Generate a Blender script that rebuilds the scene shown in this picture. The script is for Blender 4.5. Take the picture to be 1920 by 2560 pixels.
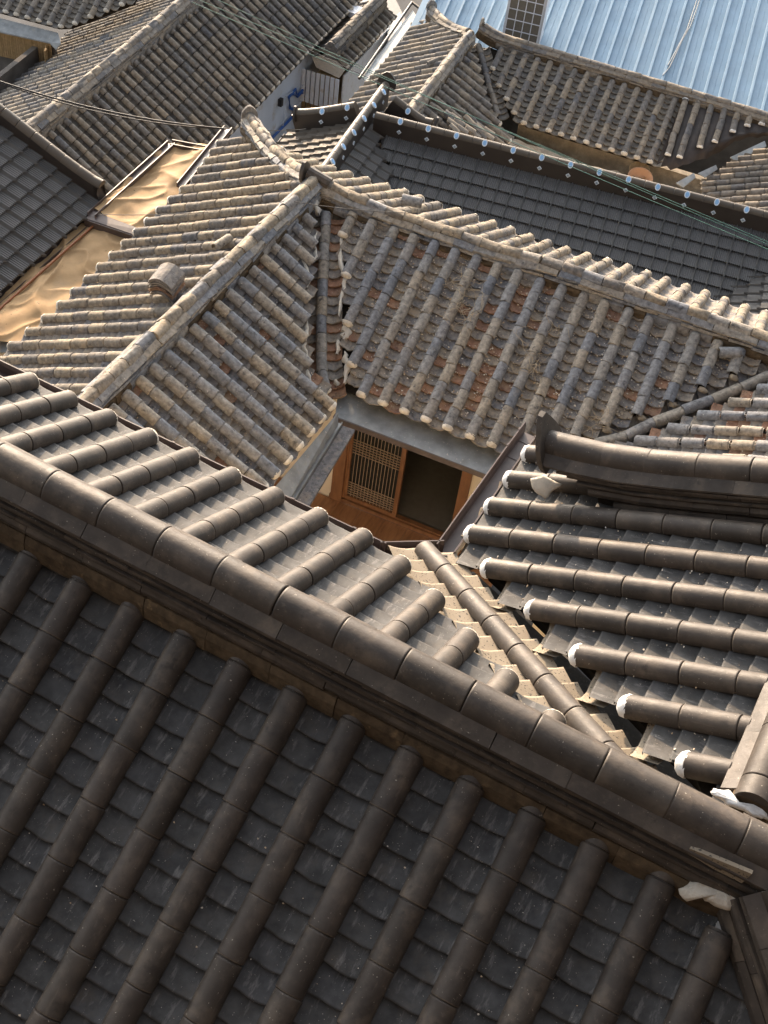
import bpy, bmesh, math, random
import numpy as np
from mathutils import Matrix, Vector

random.seed(7)
for o in list(bpy.data.objects): bpy.data.objects.remove(o)
scene = bpy.context.scene
COL = scene.collection
H = 17.0                                   # camera height above the ground sheet

# ------------------------------------------------------------------ camera, sky, sun, exposure
PITCH, ROLL, YAW = (math.radians(a) for a in (46.98, 8.72, -18.93))
_f = np.array([math.sin(YAW)*math.cos(PITCH), math.cos(YAW)*math.cos(PITCH), -math.sin(PITCH)])
_r = np.array([math.cos(YAW), -math.sin(YAW), 0.0]); _u = np.cross(_r, _f)
CR = math.cos(ROLL)*_r + math.sin(ROLL)*_u; CU = -math.sin(ROLL)*_r + math.cos(ROLL)*_u; CF = _f
cam = bpy.data.cameras.new('camera'); cam_o = bpy.data.objects.new('camera', cam); COL.objects.link(cam_o)
cam.sensor_fit = 'HORIZONTAL'; cam.sensor_width = 36.0; cam.lens = 60.0; cam.clip_start = 0.1; cam.clip_end = 3000
mw = Matrix.Identity(4)
for i in range(3):
    mw[i][0] = CR[i]; mw[i][1] = CU[i]; mw[i][2] = -CF[i]
mw[2][3] = H
cam_o.matrix_world = mw
scene.camera = cam_o
scene.render.resolution_x = 768; scene.render.resolution_y = 1024

SUN_EL, SUN_AZ = math.radians(18), math.radians(37)      # azimuth from +Y towards -X
SUN = np.array([-math.sin(SUN_AZ)*math.cos(SUN_EL), math.cos(SUN_AZ)*math.cos(SUN_EL), math.sin(SUN_EL)])
world = bpy.data.worlds.new('World'); scene.world = world; world.use_nodes = True
wn = world.node_tree.nodes; wl = world.node_tree.links
sky = wn.new('ShaderNodeTexSky'); sky.sky_type = 'NISHITA'; sky.sun_disc = False
sky.sun_elevation = SUN_EL; sky.sun_rotation = -SUN_AZ; sky.air_density = 1.0; sky.dust_density = 3.5; sky.ozone_density = 1.0
wn['Background'].inputs['Strength'].default_value = 0.15
hz = wn.new('ShaderNodeHueSaturation'); hz.inputs['Saturation'].default_value = 0.38      # hazy, whitish sky
wl.new(sky.outputs[0], hz.inputs['Color']); wl.new(hz.outputs[0], wn['Background'].inputs['Color'])
sun = bpy.data.lights.new('sun', 'SUN'); sun.energy = 2.7; sun.angle = math.radians(0.9); sun.color = (1.0, 0.73, 0.48)
sun_o = bpy.data.objects.new('sun', sun); COL.objects.link(sun_o)
sun_o.rotation_euler = Vector(SUN).to_track_quat('Z', 'Y').to_euler(); sun_o.location = (0, 0, 60)
scene.view_settings.view_transform = 'Standard'; scene.view_settings.look = 'None'
scene.view_settings.gamma = 1.0; scene.view_settings.use_curve_mapping = False
scene.view_settings.exposure = 1.78

# ------------------------------------------------------------------ surveying helpers (sight lines from the camera point)
EYE = np.array([0, 0, H])
def ray(px, py): return CR*(px-960)/3200. - CU*(py-1280)/3200. + CF
def P(px, py, below):                       # the point on that sight line lying `below` metres under the eye
    r = ray(px, py); return EYE + r*(-below/r[2])
def hit(px, py, A, N):                      # the point where that sight line meets a plane
    r = ray(px, py); return EYE + r*(((A-EYE)@N)/(r@N))
def project(p):
    d = np.asarray(p, float)-EYE; z = d@CF
    return 960+3200*(d@CR)/z, 1280-3200*(d@CU)/z, z
def nrm(v): v = np.asarray(v, float); return v/np.linalg.norm(v)
def Q(x0, y0, pts, k=640/1659.): return [(x0+a*k, y0+b*k) for a, b in pts]
UP = np.array([0, 0, 1.0])

# ------------------------------------------------------------------ objects
def link(name, data, parent=None):
    o = bpy.data.objects.new(name, data); COL.objects.link(o)
    if parent is not None: o.parent = parent
    return o
def tag(o, label=None, cat=None, group=None, kind=None):
    if label: o['label'] = label
    if cat: o['category'] = cat
    if group: o['group'] = group
    if kind: o['kind'] = kind
    return o
def thing(name, label, cat, loc, group=None):
    o = link(name, None); o.location = Vector(loc); o.empty_display_size = 0.2
    return tag(o, label, cat, group)
def mesh(name, v, f, mat=None, smooth=None):
    m = bpy.data.meshes.new(name); m.from_pydata([tuple(map(float, p)) for p in v], [], f)
    if mat: m.materials.append(mat)
    if smooth is True: m.polygons.foreach_set('use_smooth', [True]*len(m.polygons))
    elif smooth: m.polygons.foreach_set('use_smooth', smooth)
    m.update(); return m
def part(name, me, parent, label=None, kind=None):
    o = link(name, me, parent)
    if parent is not None and parent.parent is None: o.location = -parent.location   # mesh data in world metres
    if label: o['label'] = label
    if kind: o['kind'] = kind
    return o
class MB:                                    # collects faces for one mesh
    def __init__(s): s.v = []; s.f = []; s.s = []
    def add(s, v, f, smooth=False):
        n = len(s.v); s.v += [tuple(p) for p in v]; s.f += [tuple(i+n for i in q) for q in f]; s.s += [smooth]*len(f)
    def box(s, c, X, Y, Z):                  # centre and three half-axis vectors
        c, X, Y, Z = (np.asarray(a, float) for a in (c, X, Y, Z))
        v = [c+i*X+j*Y+k*Z for i in (-1, 1) for j in (-1, 1) for k in (-1, 1)]
        s.add(v, [(0, 1, 3, 2), (4, 6, 7, 5), (0, 4, 5, 1), (2, 3, 7, 6), (0, 2, 6, 4), (1, 5, 7, 3)])
    def prism(s, poly, off):                 # polygon (3-D) pushed along off
        n = len(poly); a = [np.asarray(p, float) for p in poly]; v = a+[p+np.asarray(off) for p in a]
        s.add(v, [tuple(range(n))[::-1], tuple(range(n, 2*n))]+[(i, (i+1) % n, n+(i+1) % n, n+i) for i in range(n)])
    def tube(s, path, r, n=6):
        path = [np.asarray(p, float) for p in path]; base = len(s.v); V = []; m = len(path)
        for i, p in enumerate(path):
            t = nrm(path[min(i+1, m-1)]-path[max(i-1, 0)])
            a = np.cross(t, UP) if abs(t[2]) < .95 else np.cross(t, [1, 0, 0]); a = nrm(a); b = np.cross(t, a)
            rr = r[i] if hasattr(r, '__len__') else r
            V += [p+rr*(a*math.cos(2*math.pi*k/n)+b*math.sin(2*math.pi*k/n)) for k in range(n)]
        f = [(i*n+k, i*n+(k+1) % n, (i+1)*n+(k+1) % n, (i+1)*n+k) for i in range(m-1) for k in range(n)]
        s.add(V, f, True); s.add(V[:n], [tuple(range(n))]); s.add(V[-n:], [tuple(range(n))[::-1]])
    def sweep(s, path, prof, smooth=False, closed=True):     # profile (across, up) carried along a path
        path = [np.asarray(p, float) for p in path]; n = len(prof); m = len(path); V = []
        for i, p in enumerate(path):
            t = path[min(i+1, m-1)]-path[max(i-1, 0)]; t = nrm(t); a = nrm(np.cross(t, UP)); b = np.cross(a, t)
            V += [p+a*w+b*h for w, h in prof]
        k1 = n if closed else n-1
        s.add(V, [(i*n+k, (i+1)*n+k, (i+1)*n+(k+1) % n, i*n+(k+1) % n) for i in range(m-1) for k in range(k1)], smooth)
        if closed: s.add(V[:n], [tuple(range(n))]); s.add(V[-n:], [tuple(range(n))[::-1]])
    def mesh(s, name, mat): return mesh(name, s.v, s.f, mat, s.s)
    def part(s, name, mat, parent, **k): return part(name, s.mesh(name, mat), parent, **k)

# ------------------------------------------------------------------ materials
def nodes(name):
    m = bpy.data.materials.new(name); m.use_nodes = True; nt = m.node_tree
    b = nt.nodes['Principled BSDF']
    def N(t, **k):
        n = nt.nodes.new('ShaderNode'+t)
        for a, v in k.items():
            if a in n.inputs.keys(): n.inputs[a].default_value = v
            else: setattr(n, a, v)
        return n
    def L(a, b): nt.links.new(a, b)
    return m, nt, b, N, L
def ramp(N, stops, interp='LINEAR'):
    r = N('ValToRGB'); cr = r.color_ramp; cr.interpolation = interp
    while len(cr.elements) < len(stops): cr.elements.new(0.5)
    for e, (p, c) in zip(cr.elements, stops):
        e.position = p; e.color = (*c, 1) if hasattr(c, '__len__') else (c, c, c, 1)
    return r
def mixc(N, L, fac, a, b, mode='MIX'):
    n = N('Mix', data_type='RGBA', blend_type=mode)
    for sock, val in ((0, fac), (6, a), (7, b)):
        if hasattr(val, 'is_output'): L(val, n.inputs[sock])
        elif sock == 0: n.inputs[0].default_value = val
        else: n.inputs[sock].default_value = (*val, 1)
    return n.outputs[2]
def weathered(name, tones, dust=None, dust_amt=(.5, .7), dust_scale=7., speck=None, speck_amt=.0, speck_scale=60., mott=.35, mott_scale=14.,
              rough=.7, spec=.3, bump=.3, bump_scale=40., bump_dist=.004, metal=0., streak=None, streak_amt=(.62, .7), interp='LINEAR', coat=0., stain=None, grime=None, edge=None):
    m, nt, b, N, L = nodes(name)
    geo = N('NewGeometry'); oi = N('ObjectInfo')
    ad = N('Math', operation='ADD'); L(oi.outputs['Random'], ad.inputs[0]); L(geo.outputs['Random Per Island'], ad.inputs[1])
    fr = N('Math', operation='FRACT'); L(ad.outputs[0], fr.inputs[0]); rnd = fr.outputs[0]
    sh = N('VectorMath', operation='SCALE'); sh.inputs[0].default_value = (7.3, 3.1, 5.7); L(rnd, sh.inputs['Scale'])
    pos = N('VectorMath', operation='ADD'); L(geo.outputs['Position'], pos.inputs[0]); L(sh.outputs[0], pos.inputs[1]); pos = pos.outputs[0]
    def noise(scale, det=4., rg=.6, vec=pos):
        n = N('TexNoise', Scale=scale, Detail=det, Roughness=rg); L(vec, n.inputs['Vector']); return n.outputs['Fac']
    base = ramp(N, tones, interp); L(rnd, base.inputs[0]); col = base.outputs[0]
    # mottling: light and dark blotches of the same tone
    mo = ramp(N, [(.3, 1-mott), (.7, 1+mott*.6)]); L(noise(mott_scale), mo.inputs[0])
    col = mixc(N, L, 1.0, col, mo.outputs[0], 'MULTIPLY')
    if dust:
        d = ramp(N, [(dust_amt[0], 0.), (dust_amt[1], 1.)]); L(noise(dust_scale, 6., .68), d.inputs[0])
        r2 = N('Math', operation='MULTIPLY'); L(d.outputs[0], r2.inputs[0])
        h = N('TexWhiteNoise', noise_dimensions='1D'); L(rnd, h.inputs['W'])
        r3 = N('MapRange', **{'From Min': 0., 'From Max': 1., 'To Min': .25, 'To Max': 1.}); L(h.outputs['Value'], r3.inputs[0]); L(r3.outputs[0], r2.inputs[1])
        col = mixc(N, L, r2.outputs[0], col, dust)
    if stain:
        d = ramp(N, [(.58, 0.), (.7, .8)]); L(noise(dust_scale*1.7, 5., .6), d.inputs[0]); col = mixc(N, L, d.outputs[0], col, stain)
    if grime:
        d = ramp(N, [(.42, 0.), (.62, 1.)]); L(noise(.9, 3., .5, geo.outputs['Position']), d.inputs[0]); gm = N('Math', operation='MULTIPLY'); L(d.outputs[0], gm.inputs[0]); gm.inputs[1].default_value = .5
        col = mixc(N, L, gm.outputs[0], col, grime)
    if streak:
        tc = N('TexCoord'); mp = N('Mapping'); mp.inputs['Scale'].default_value = (26, 5, 26); L(tc.outputs['Object'], mp.inputs[0])
        av = N('VectorMath', operation='ADD'); L(mp.outputs[0], av.inputs[0]); L(sh.outputs[0], av.inputs[1])
        d = ramp(N, [(streak_amt[0], 0.), (streak_amt[1], .8)]); L(noise(1., 6., .7, av.outputs[0]), d.inputs[0]); col = mixc(N, L, d.outputs[0], col, streak)
    if edge:                                 # rubbed, dusty rim at the lower end of each tile
        tc2 = N('TexCoord'); sx = N('SeparateXYZ'); L(tc2.outputs['Object'], sx.inputs[0]); wv = N('Math', operation='MULTIPLY'); L(noise(60., 3.), wv.inputs[0]); wv.inputs[1].default_value = .013
        e1 = N('Math', operation='LESS_THAN'); L(sx.outputs[1], e1.inputs[0]); L(wv.outputs[0], e1.inputs[1]); e2 = N('Math', operation='MULTIPLY'); L(e1.outputs[0], e2.inputs[0]); e2.inputs[1].default_value = .4
        col = mixc(N, L, e2.outputs[0], col, edge)
    if speck:                                # scattered crumbs: fine flecks gathered in patches
        d1 = ramp(N, [(.70-.09*speck_amt, 0.), (.73-.09*speck_amt, 1.)]); L(noise(speck_scale*1.6, 2., .5), d1.inputs[0])
        d2 = ramp(N, [(.5-.2*speck_amt, 0.), (.58-.2*speck_amt, 1.)]); L(noise(speck_scale*.22, 2., .5), d2.inputs[0])
        mu = N('Math', operation='MULTIPLY'); L(d1.outputs[0], mu.inputs[0]); L(d2.outputs[0], mu.inputs[1])
        col = mixc(N, L, mu.outputs[0], col, speck)
    L(col, b.inputs['Base Color'])
    rr = N('MapRange', **{'To Min': rough-.12, 'To Max': min(1., rough+.14)}); L(noise(mott_scale*2.3), rr.inputs[0]); L(rr.outputs[0], b.inputs['Roughness'])
    b.inputs['Specular IOR Level'].default_value = spec; b.inputs['Metallic'].default_value = metal
    if coat: b.inputs['Coat Weight'].default_value = coat; b.inputs['Coat Roughness'].default_value = .3
    bp = N('Bump', Strength=bump, Distance=bump_dist); L(noise(bump_scale, 6., .65), bp.inputs['Height']); L(bp.outputs[0], b.inputs['Normal'])
    return m
def wood(name, c1, c2, scale=3., along=(1, 12, 12), rough=.55):
    m, nt, b, N, L = nodes(name)
    tc = N('TexCoord'); oi = N('ObjectInfo'); mp = N('Mapping'); mp.inputs['Scale'].default_value = along; L(tc.outputs['Object'], mp.inputs[0])
    av = N('VectorMath', operation='ADD'); L(mp.outputs[0], av.inputs[0])
    cb = N('CombineXYZ'); mm = N('Math', operation='MULTIPLY'); mm.inputs[1].default_value = 37.; L(oi.outputs['Random'], mm.inputs[0]); L(mm.outputs[0], cb.inputs[0]); L(cb.outputs[0], av.inputs[1])
    n = N('TexNoise', Scale=scale, Detail=8., Roughness=.65); L(av.outputs[0], n.inputs['Vector'])
    r = ramp(N, [(.3, c1), (.7, c2)]); L(n.outputs['Fac'], r.inputs[0]); L(r.outputs[0], b.inputs['Base Color'])
    b.inputs['Roughness'].default_value = rough
    bp = N('Bump', Strength=.25, Distance=.003); L(n.outputs['Fac'], bp.inputs['Height']); L(bp.outputs[0], b.inputs['Normal'])
    return m
TAN = (.33, .235, .14); SLATE = (.105, .108, .118)
M_ = {}
_nc = dict(tones=[(0, (.046, .037, .029)), (.35, (.062, .050, .041)), (.7, (.053, .043, .035)), (1, (.070, .058, .047))], mott=.38, mott_scale=6, rough=.56, spec=.34, bump=.5, bump_scale=34, bump_dist=.0035,
    dust=(.14, .108, .076), dust_amt=(.5, .84), dust_scale=6, streak=(.16, .13, .10), streak_amt=(.6, .84), speck=(.3, .27, .22), speck_amt=.04, speck_scale=60, stain=(.026, .021, .017))
M_['new_cover'] = weathered('dark_cover_tile', edge=(.17, .135, .1), **_nc)
M_['new_ridge'] = weathered('dark_ridge_tile', **_nc)
M_['new_pan'] = weathered('dark_pan_tile', [(0, (.045, .045, .045)), (.5, (.062, .061, .059)), (1, (.053, .053, .054))], mott=.45, mott_scale=10, rough=.68, spec=.25, bump=.4, bump_scale=40, bump_dist=.003,
    dust=(.085, .072, .058), dust_amt=(.5, .8), dust_scale=8, streak=(.21, .2, .19), streak_amt=(.56, .76), speck=(.36, .33, .28), speck_amt=.08, speck_scale=75)
M_['old_cover'] = weathered('old_cover_tile', [(0, (.15, .16, .178)), (.3, (.225, .225, .228)), (.55, (.265, .245, .215)), (.8, (.31, .265, .205)), (1, (.18, .188, .205))], dust=(.33, .28, .215), dust_amt=(.57, .88), dust_scale=9, mott=.45, mott_scale=22,
    rough=.78, spec=.25, bump=.75, bump_scale=38, bump_dist=.008, stain=(.05, .048, .05), speck=(.6, .57, .5), speck_amt=.035, speck_scale=45)
M_['old_pan'] = weathered('old_pan_tile', [(0, (.16, .16, .168)), (.4, (.235, .218, .2)), (.75, (.28, .245, .2)), (1, (.185, .183, .19))], dust=(.27, .2, .125), dust_amt=(.48, .72), dust_scale=10, mott=.45, mott_scale=20,
    rough=.82, spec=.2, bump=.6, bump_scale=42, bump_dist=.006, stain=(.05, .047, .046), speck=(.62, .58, .5), speck_amt=.16, speck_scale=42)
M_['red_pan'] = weathered('terracotta_pan_tile', [(0, (.25, .145, .1)), (.5, (.32, .175, .11)), (1, (.22, .13, .095))], dust=(.26, .2, .13), dust_amt=(.44, .68), dust_scale=10, mott=.4, mott_scale=20,
    rough=.85, spec=.15, bump=.6, bump_scale=42, bump_dist=.006, stain=(.07, .05, .045), speck=(.62, .58, .5), speck_amt=.2, speck_scale=42)
M_['sunlit_cover'] = weathered('sunlit_lichened_tile', [(0, (.14, .135, .13)), (.25, (.22, .19, .15)), (.6, (.285, .24, .18)), (.85, (.19, .17, .148)), (1, (.12, .12, .125))], dust=(.36, .28, .18), dust_amt=(.5, .75), dust_scale=9, mott=.45, mott_scale=22,
    rough=.85, spec=.15, bump=.75, bump_scale=38, bump_dist=.008, stain=(.06, .055, .05), speck=(.6, .57, .5), speck_amt=.03, speck_scale=45)  # old tile's sunlit copy: lichen, plus the sun's warm tan put into the colour
M_['far_cover'] = weathered('weathered_far_cover_tile', [(0, (.13, .125, .12)), (.3, (.19, .17, .145)), (.6, (.235, .2, .155)), (.85, (.16, .15, .14)), (1, (.115, .115, .12))], dust=(.31, .24, .16), dust_amt=(.52, .8), dust_scale=7, mott=.4, mott_scale=15, rough=.8, spec=.2, bump=.5, bump_scale=30, bump_dist=.006)
M_['far_pan'] = weathered('weathered_far_pan_tile', [(0, (.12, .115, .11)), (.5, (.19, .168, .138)), (1, (.14, .132, .122))], dust=(.3, .24, .165), dust_amt=(.5, .75), dust_scale=8, mott=.4, mott_scale=15, rough=.85, spec=.15, bump=.5, bump_scale=30, bump_dist=.006, speck=(.5, .46, .4), speck_amt=.1, speck_scale=35)
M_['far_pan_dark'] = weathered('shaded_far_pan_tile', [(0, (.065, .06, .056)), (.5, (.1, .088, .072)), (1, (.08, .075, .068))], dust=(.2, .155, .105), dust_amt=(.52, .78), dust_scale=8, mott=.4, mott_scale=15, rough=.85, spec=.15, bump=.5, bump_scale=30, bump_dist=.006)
M_['mortar'] = weathered('lime_mortar', [(0, (.55, .5, .42)), (1, (.68, .64, .56))], dust=(.36, .28, .19), dust_amt=(.5, .75), dust_scale=14, mott=.25, rough=.9, spec=.1, bump=.9, bump_scale=50, bump_dist=.012)
M_['lime_plug'] = weathered('lime_row_end', [(0, (.66, .6, .5)), (1, (.78, .73, .64))], mott=.25, rough=.9, spec=.1, bump=.9, bump_scale=60, bump_dist=.008, stain=(.35, .28, .2), dust_scale=9)
M_['white_plaster'] = weathered('white_plaster', [(0, (.72, .72, .71)), (1, (.8, .8, .78))], mott=.18, mott_scale=25, rough=.85, spec=.15, bump=.9, bump_scale=70, bump_dist=.006, stain=(.48, .44, .38), dust_scale=12)
M_['brown_ridge'] = weathered('earth_stained_ridge_tile', [(0, (.075, .054, .034)), (1, (.1, .074, .047))], dust=(.3, .21, .11), dust_amt=(.58, .82), dust_scale=16, mott=.45, mott_scale=18, rough=.85, spec=.15, bump=.7, bump_scale=60, bump_dist=.005)
M_['earth'] = weathered('packed_earth', [(0, (.38, .33, .26)), (1, (.38, .33, .26))], dust=(.25, .215, .165), dust_amt=(.45, .7), dust_scale=2.2, mott=.35, mott_scale=6, rough=.95, spec=.1, bump=.8, bump_scale=25, bump_dist=.02, speck=(.5, .4, .27), speck_amt=.2, speck_scale=25)
M_['ground'] = weathered('dim_yard', [(0, (.1, .1, .1)), (1, (.1, .1, .1))], mott=.3, mott_scale=1, rough=.95, spec=.1, bump=.3)
M_['deck'] = weathered('gap_shade_clay_bed', [(0, (.024, .02, .016)), (1, (.028, .023, .018))], mott=.3, rough=.95, spec=.1, bump=.6, bump_scale=30, bump_dist=.01)  # bed colour darkened to deepen the shade in gaps between tiles
M_['metal_tile'] = weathered('charcoal_pressed_metal', [(0, (.095, .093, .09)), (1, (.11, .107, .103))], mott=.15, mott_scale=4, rough=.38, spec=.4, bump=.08, bump_scale=80, bump_dist=.002, dust=(.12, .1, .08), dust_amt=(.6, .95), dust_scale=2.5)
M_['metal_tile_dusty'] = weathered('dusty_pressed_metal', [(0, (.085, .07, .054)), (1, (.1, .082, .063))], mott=.15, mott_scale=4, rough=.5, spec=.3, bump=.08, bump_scale=80, bump_dist=.002)
M_['metal_edge'] = weathered('dark_brown_sheet_metal', [(0, (.04, .032, .027)), (1, (.045, .036, .03))], mott=.2, mott_scale=5, rough=.42, spec=.4, bump=.1, bump_scale=30, bump_dist=.003)
M_['gutter'] = weathered('brown_gutter_metal', [(0, (.085, .062, .055)), (1, (.09, .066, .058))], mott=.25, mott_scale=9, rough=.38, spec=.45, bump=.1, bump_scale=30, bump_dist=.002, dust=(.2, .16, .12), dust_amt=(.6, .9))
M_['flashing'] = weathered('galvanised_flashing', [(0, (.27, .285, .285)), (1, (.3, .31, .31))], mott=.3, mott_scale=6, rough=.5, spec=.4, metal=.1, bump=.25, bump_scale=8, bump_dist=.01, dust=(.33, .28, .2), dust_amt=(.55, .8), dust_scale=5, speck=(.55, .5, .42), speck_amt=.15, speck_scale=30)
M_['tan_sheet'] = weathered('tan_coated_sheet', [(0, (.38, .25, .13)), (1, (.38, .25, .13))], mott=.22, mott_scale=3, rough=.72, spec=.14, bump=.35, bump_scale=12, bump_dist=.012, stain=(.26, .18, .105), dust_scale=1.6, speck=(.12, .085, .05), speck_amt=.15, speck_scale=14)
M_['blue_metal'] = weathered('sky_blue_standing_seam_metal', [(0, (.22, .325, .42)), (1, (.27, .375, .46))], mott=.12, mott_scale=2, rough=.45, spec=.4, metal=.1, bump=.05, bump_scale=20, bump_dist=.003, dust=(.33, .42, .48), dust_amt=(.5, .9), dust_scale=1.5)
M_['white_wall'] = weathered('white_render_wall', [(0, (.56, .63, .74)), (1, (.56, .63, .74))], mott=.08, mott_scale=2, rough=.85, spec=.1, bump=.15, bump_scale=20, bump_dist=.004, stain=(.45, .43, .4), dust_scale=1.3)
M_['cream_wall'] = weathered('cream_plaster_wall', [(0, (.72, .62, .47)), (1, (.72, .62, .47))], mott=.1, mott_scale=3, rough=.9, spec=.1, bump=.1)
M_['grey_wall'] = weathered('grey_plaster_wall', [(0, (.11, .1, .09)), (1, (.11, .1, .09))], mott=.3, mott_scale=3, rough=.9, spec=.1, bump=.3)
M_['clapboard'] = weathered('ochre_board', [(0, (.24, .16, .075)), (1, (.3, .2, .1))], mott=.25, rough=.8, spec=.2, bump=.3)
M_['wood'] = wood('oiled_door_timber', (.15, .064, .026), (.27, .125, .052), 2.2, (6, 6, 1.2))
M_['wood_floor'] = wood('dark_floor_board', (.2, .09, .038), (.42, .21, .095), 2.5, (7, 1.2, 7), .4)
M_['lattice'] = wood('lattice_timber', (.36, .25, .16), (.5, .37, .25), 4, (4, 4, 4))
M_['paper'] = weathered('dark_insect_screen', [(0, (.02, .02, .018)), (1, (.02, .02, .018))], mott=.1, rough=.7, spec=.2, bump=.05)
M_['room'] = weathered('dim_room_lining', [(0, (.16, .145, .12)), (1, (.16, .145, .12))], mott=.1, rough=.9, spec=.1, bump=.05)
M_['tarp'] = weathered('brown_tarpaulin', [(0, (.035, .026, .021)), (1, (.035, .026, .021))], mott=.35, mott_scale=4, rough=.45, spec=.4, bump=.5, bump_scale=9, bump_dist=.02, dust=(.12, .09, .065), dust_amt=(.55, .85), dust_scale=3)
M_['pin'] = weathered('pale_blue_roundel', [(0, (.75, .8, .85)), (1, (.75, .8, .85))], mott=.05, rough=.5, spec=.3, bump=.02)
M_['pin_blue'] = weathered('blue_roundel', [(0, (.28, .5, .78)), (1, (.28, .5, .78))], mott=.08, rough=.5, spec=.3, bump=.02)
M_['pin_grey'] = weathered('slate_blue_diamond', [(0, (.3, .38, .45)), (1, (.3, .38, .45))], mott=.08, rough=.5, spec=.3, bump=.02)
M_['terracotta'] = weathered('orange_earthenware', [(0, (.36, .2, .11)), (1, (.4, .23, .13))], mott=.15, mott_scale=5, rough=.6, spec=.25, bump=.1)
M_['cable_black'] = weathered('black_cable', [(0, (.025, .025, .027)), (1, (.025, .025, .027))], mott=.1, rough=.5, bump=.0)
M_['cable_green'] = weathered('green_cable', [(0, (.06, .16, .13)), (1, (.1, .22, .18))], mott=.2, rough=.5, bump=.0)
M_['pipe_blue'] = weathered('blue_pipe', [(0, (.02, .08, .3)), (1, (.03, .1, .34))], mott=.15, rough=.4, bump=.0)
M_['white_metal'] = weathered('white_painted_metal', [(0, (.6, .63, .68)), (1, (.66, .68, .72))], mott=.08, rough=.5, spec=.3, bump=.05, stain=(.5, .45, .38), dust_scale=3)
M_['vine'] = weathered('dry_vine', [(0, (.33, .25, .16)), (1, (.45, .37, .26))], mott=.2, rough=.9, bump=.0)
M_['litter'] = weathered('fallen_flakes', [(0, (.6, .55, .46)), (.5, (.38, .26, .14)), (1, (.66, .63, .57))], mott=.2, rough=.9, bump=.0)
M_['grey_metal'] = weathered('grey_sheet', [(0, (.3, .33, .34)), (1, (.3, .33, .34))], mott=.3, mott_scale=4, rough=.55, spec=.3, bump=.1, dust=(.4, .36, .3), dust_scale=3)
M_['rust_pipe'] = weathered('copper_brown_pipe', [(0, (.26, .1, .04)), (1, (.26, .1, .04))], mott=.2, rough=.5, bump=.0)
M_['ochre_pan'] = weathered('sandy_valley_tile', [(0, (.22, .18, .13)), (1, (.28, .235, .175))], mott=.15, mott_scale=8, rough=.7, spec=.25, bump=.3, bump_scale=50, bump_dist=.003, speck=(.05, .045, .04), speck_amt=.9, speck_scale=50)
# ------------------------------------------------------------------ tile shapes (x across the row, y up the slope, z out)
def cover_mesh(name, Lg, r, mat, seg=10, wob=0., seed=0, taper=.02, chip=0.):
    rnd = random.Random(seed); g = min(.012, r*.14)
    rings = [(r-g, 0.001), (r-.0025, 0.001), (r, .004), (r, .012), (r*(1-taper), Lg-.013), (r*(1-taper), Lg-.005), (r*(1-taper)-g*.8, Lg-.003), (r*(1-taper)-g*.8, Lg+.012)]
    if wob: rings = [(r-g, 0.), (r, 0.002), (r*1.002, .014), (r*(1-taper), Lg-.018), (r*(1-taper), Lg-.006), (r*(1-taper)-g, Lg-.003), (r*(1-taper)-g, Lg+.01)]
    v = []; f = []; s = []
    a0 = -.16; n = seg+1; jw = [rnd.gauss(0, wob) if wob else 0. for _ in range(n)]
    for j, (rr, y) in enumerate(rings):
        for i in range(n):
            a = a0+(math.pi-2*a0)*i/seg
            w = (jw[i] if wob and 0 < j else 0.)
            yy = y+(rnd.uniform(0, chip) if (chip and j < 2) else 0.)
            v.append((-(rr+w)*math.cos(a), yy, (rr+w)*math.sin(a)))
    for j in range(len(rings)-1):
        for i in range(seg):
            f.append((j*n+i, j*n+i+1, (j+1)*n+i+1, (j+1)*n+i)); s.append(j in ((1, 2, 3) if wob else (2, 3, 4)))
    return mesh(name, v, f, mat, s)
def pan_mesh(name, w, e, sag, mat, seg=6, th=.016, wob=0., seed=0, chip=0.):
    rnd = random.Random(seed); lift = th*1.4; Lg = e+.05; n = seg+1; v = []; f = []; s = []
    ch = [rnd.uniform(-chip, chip) if 0 < i < seg else 0. for i in range(n)]
    for j, (y, z) in enumerate([(0., lift-th), (0., lift), (.012, lift-lift*.012/e), (Lg, lift-lift*Lg/e)]):
        for i in range(n):
            x = w*(i/seg-.5); c = sag*((2*x/w)**2-1)
            yy = y+(ch[i] if j < 3 else 0.)
            v.append((x, yy-(.012*(1-(2*x/w)**2) if j < 3 else 0), z+c+(rnd.gauss(0, wob) if wob and j else 0.)))
    for j in range(3):
        for i in range(seg):
            f.append((j*n+i, j*n+i+1, (j+1)*n+i+1, (j+1)*n+i)); s.append(j > 0)
    return mesh(name, v, f, mat, s)
def metal_mesh(name, w, e, mat, roll=.045):
    xs = [(-.5, 0), (-.46, .012), (-.40, roll), (-.34, .012), (-.30, 0)]
    for k in range(5):
        x = -.24+k*.145; xs += [(x, 0), (x+.03, .013), (x+.075, .013), (x+.105, 0)]
    xs += [(.5, 0)]
    n = len(xs); v = []; f = []
    for (y, dz, k) in [(0, -.01, 1), (0, .036, 1), (e*1.04, .002, 1)]:
        for x, z in xs: v.append((x*w, y-(z*1.5 if y == 0 else 0), z*k+dz))
    for j in range(2):
        for i in range(n-1): f.append((j*n+i, j*n+i+1, (j+1)*n+i+1, (j+1)*n+i))
    return mesh(name, v, f, mat)
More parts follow.
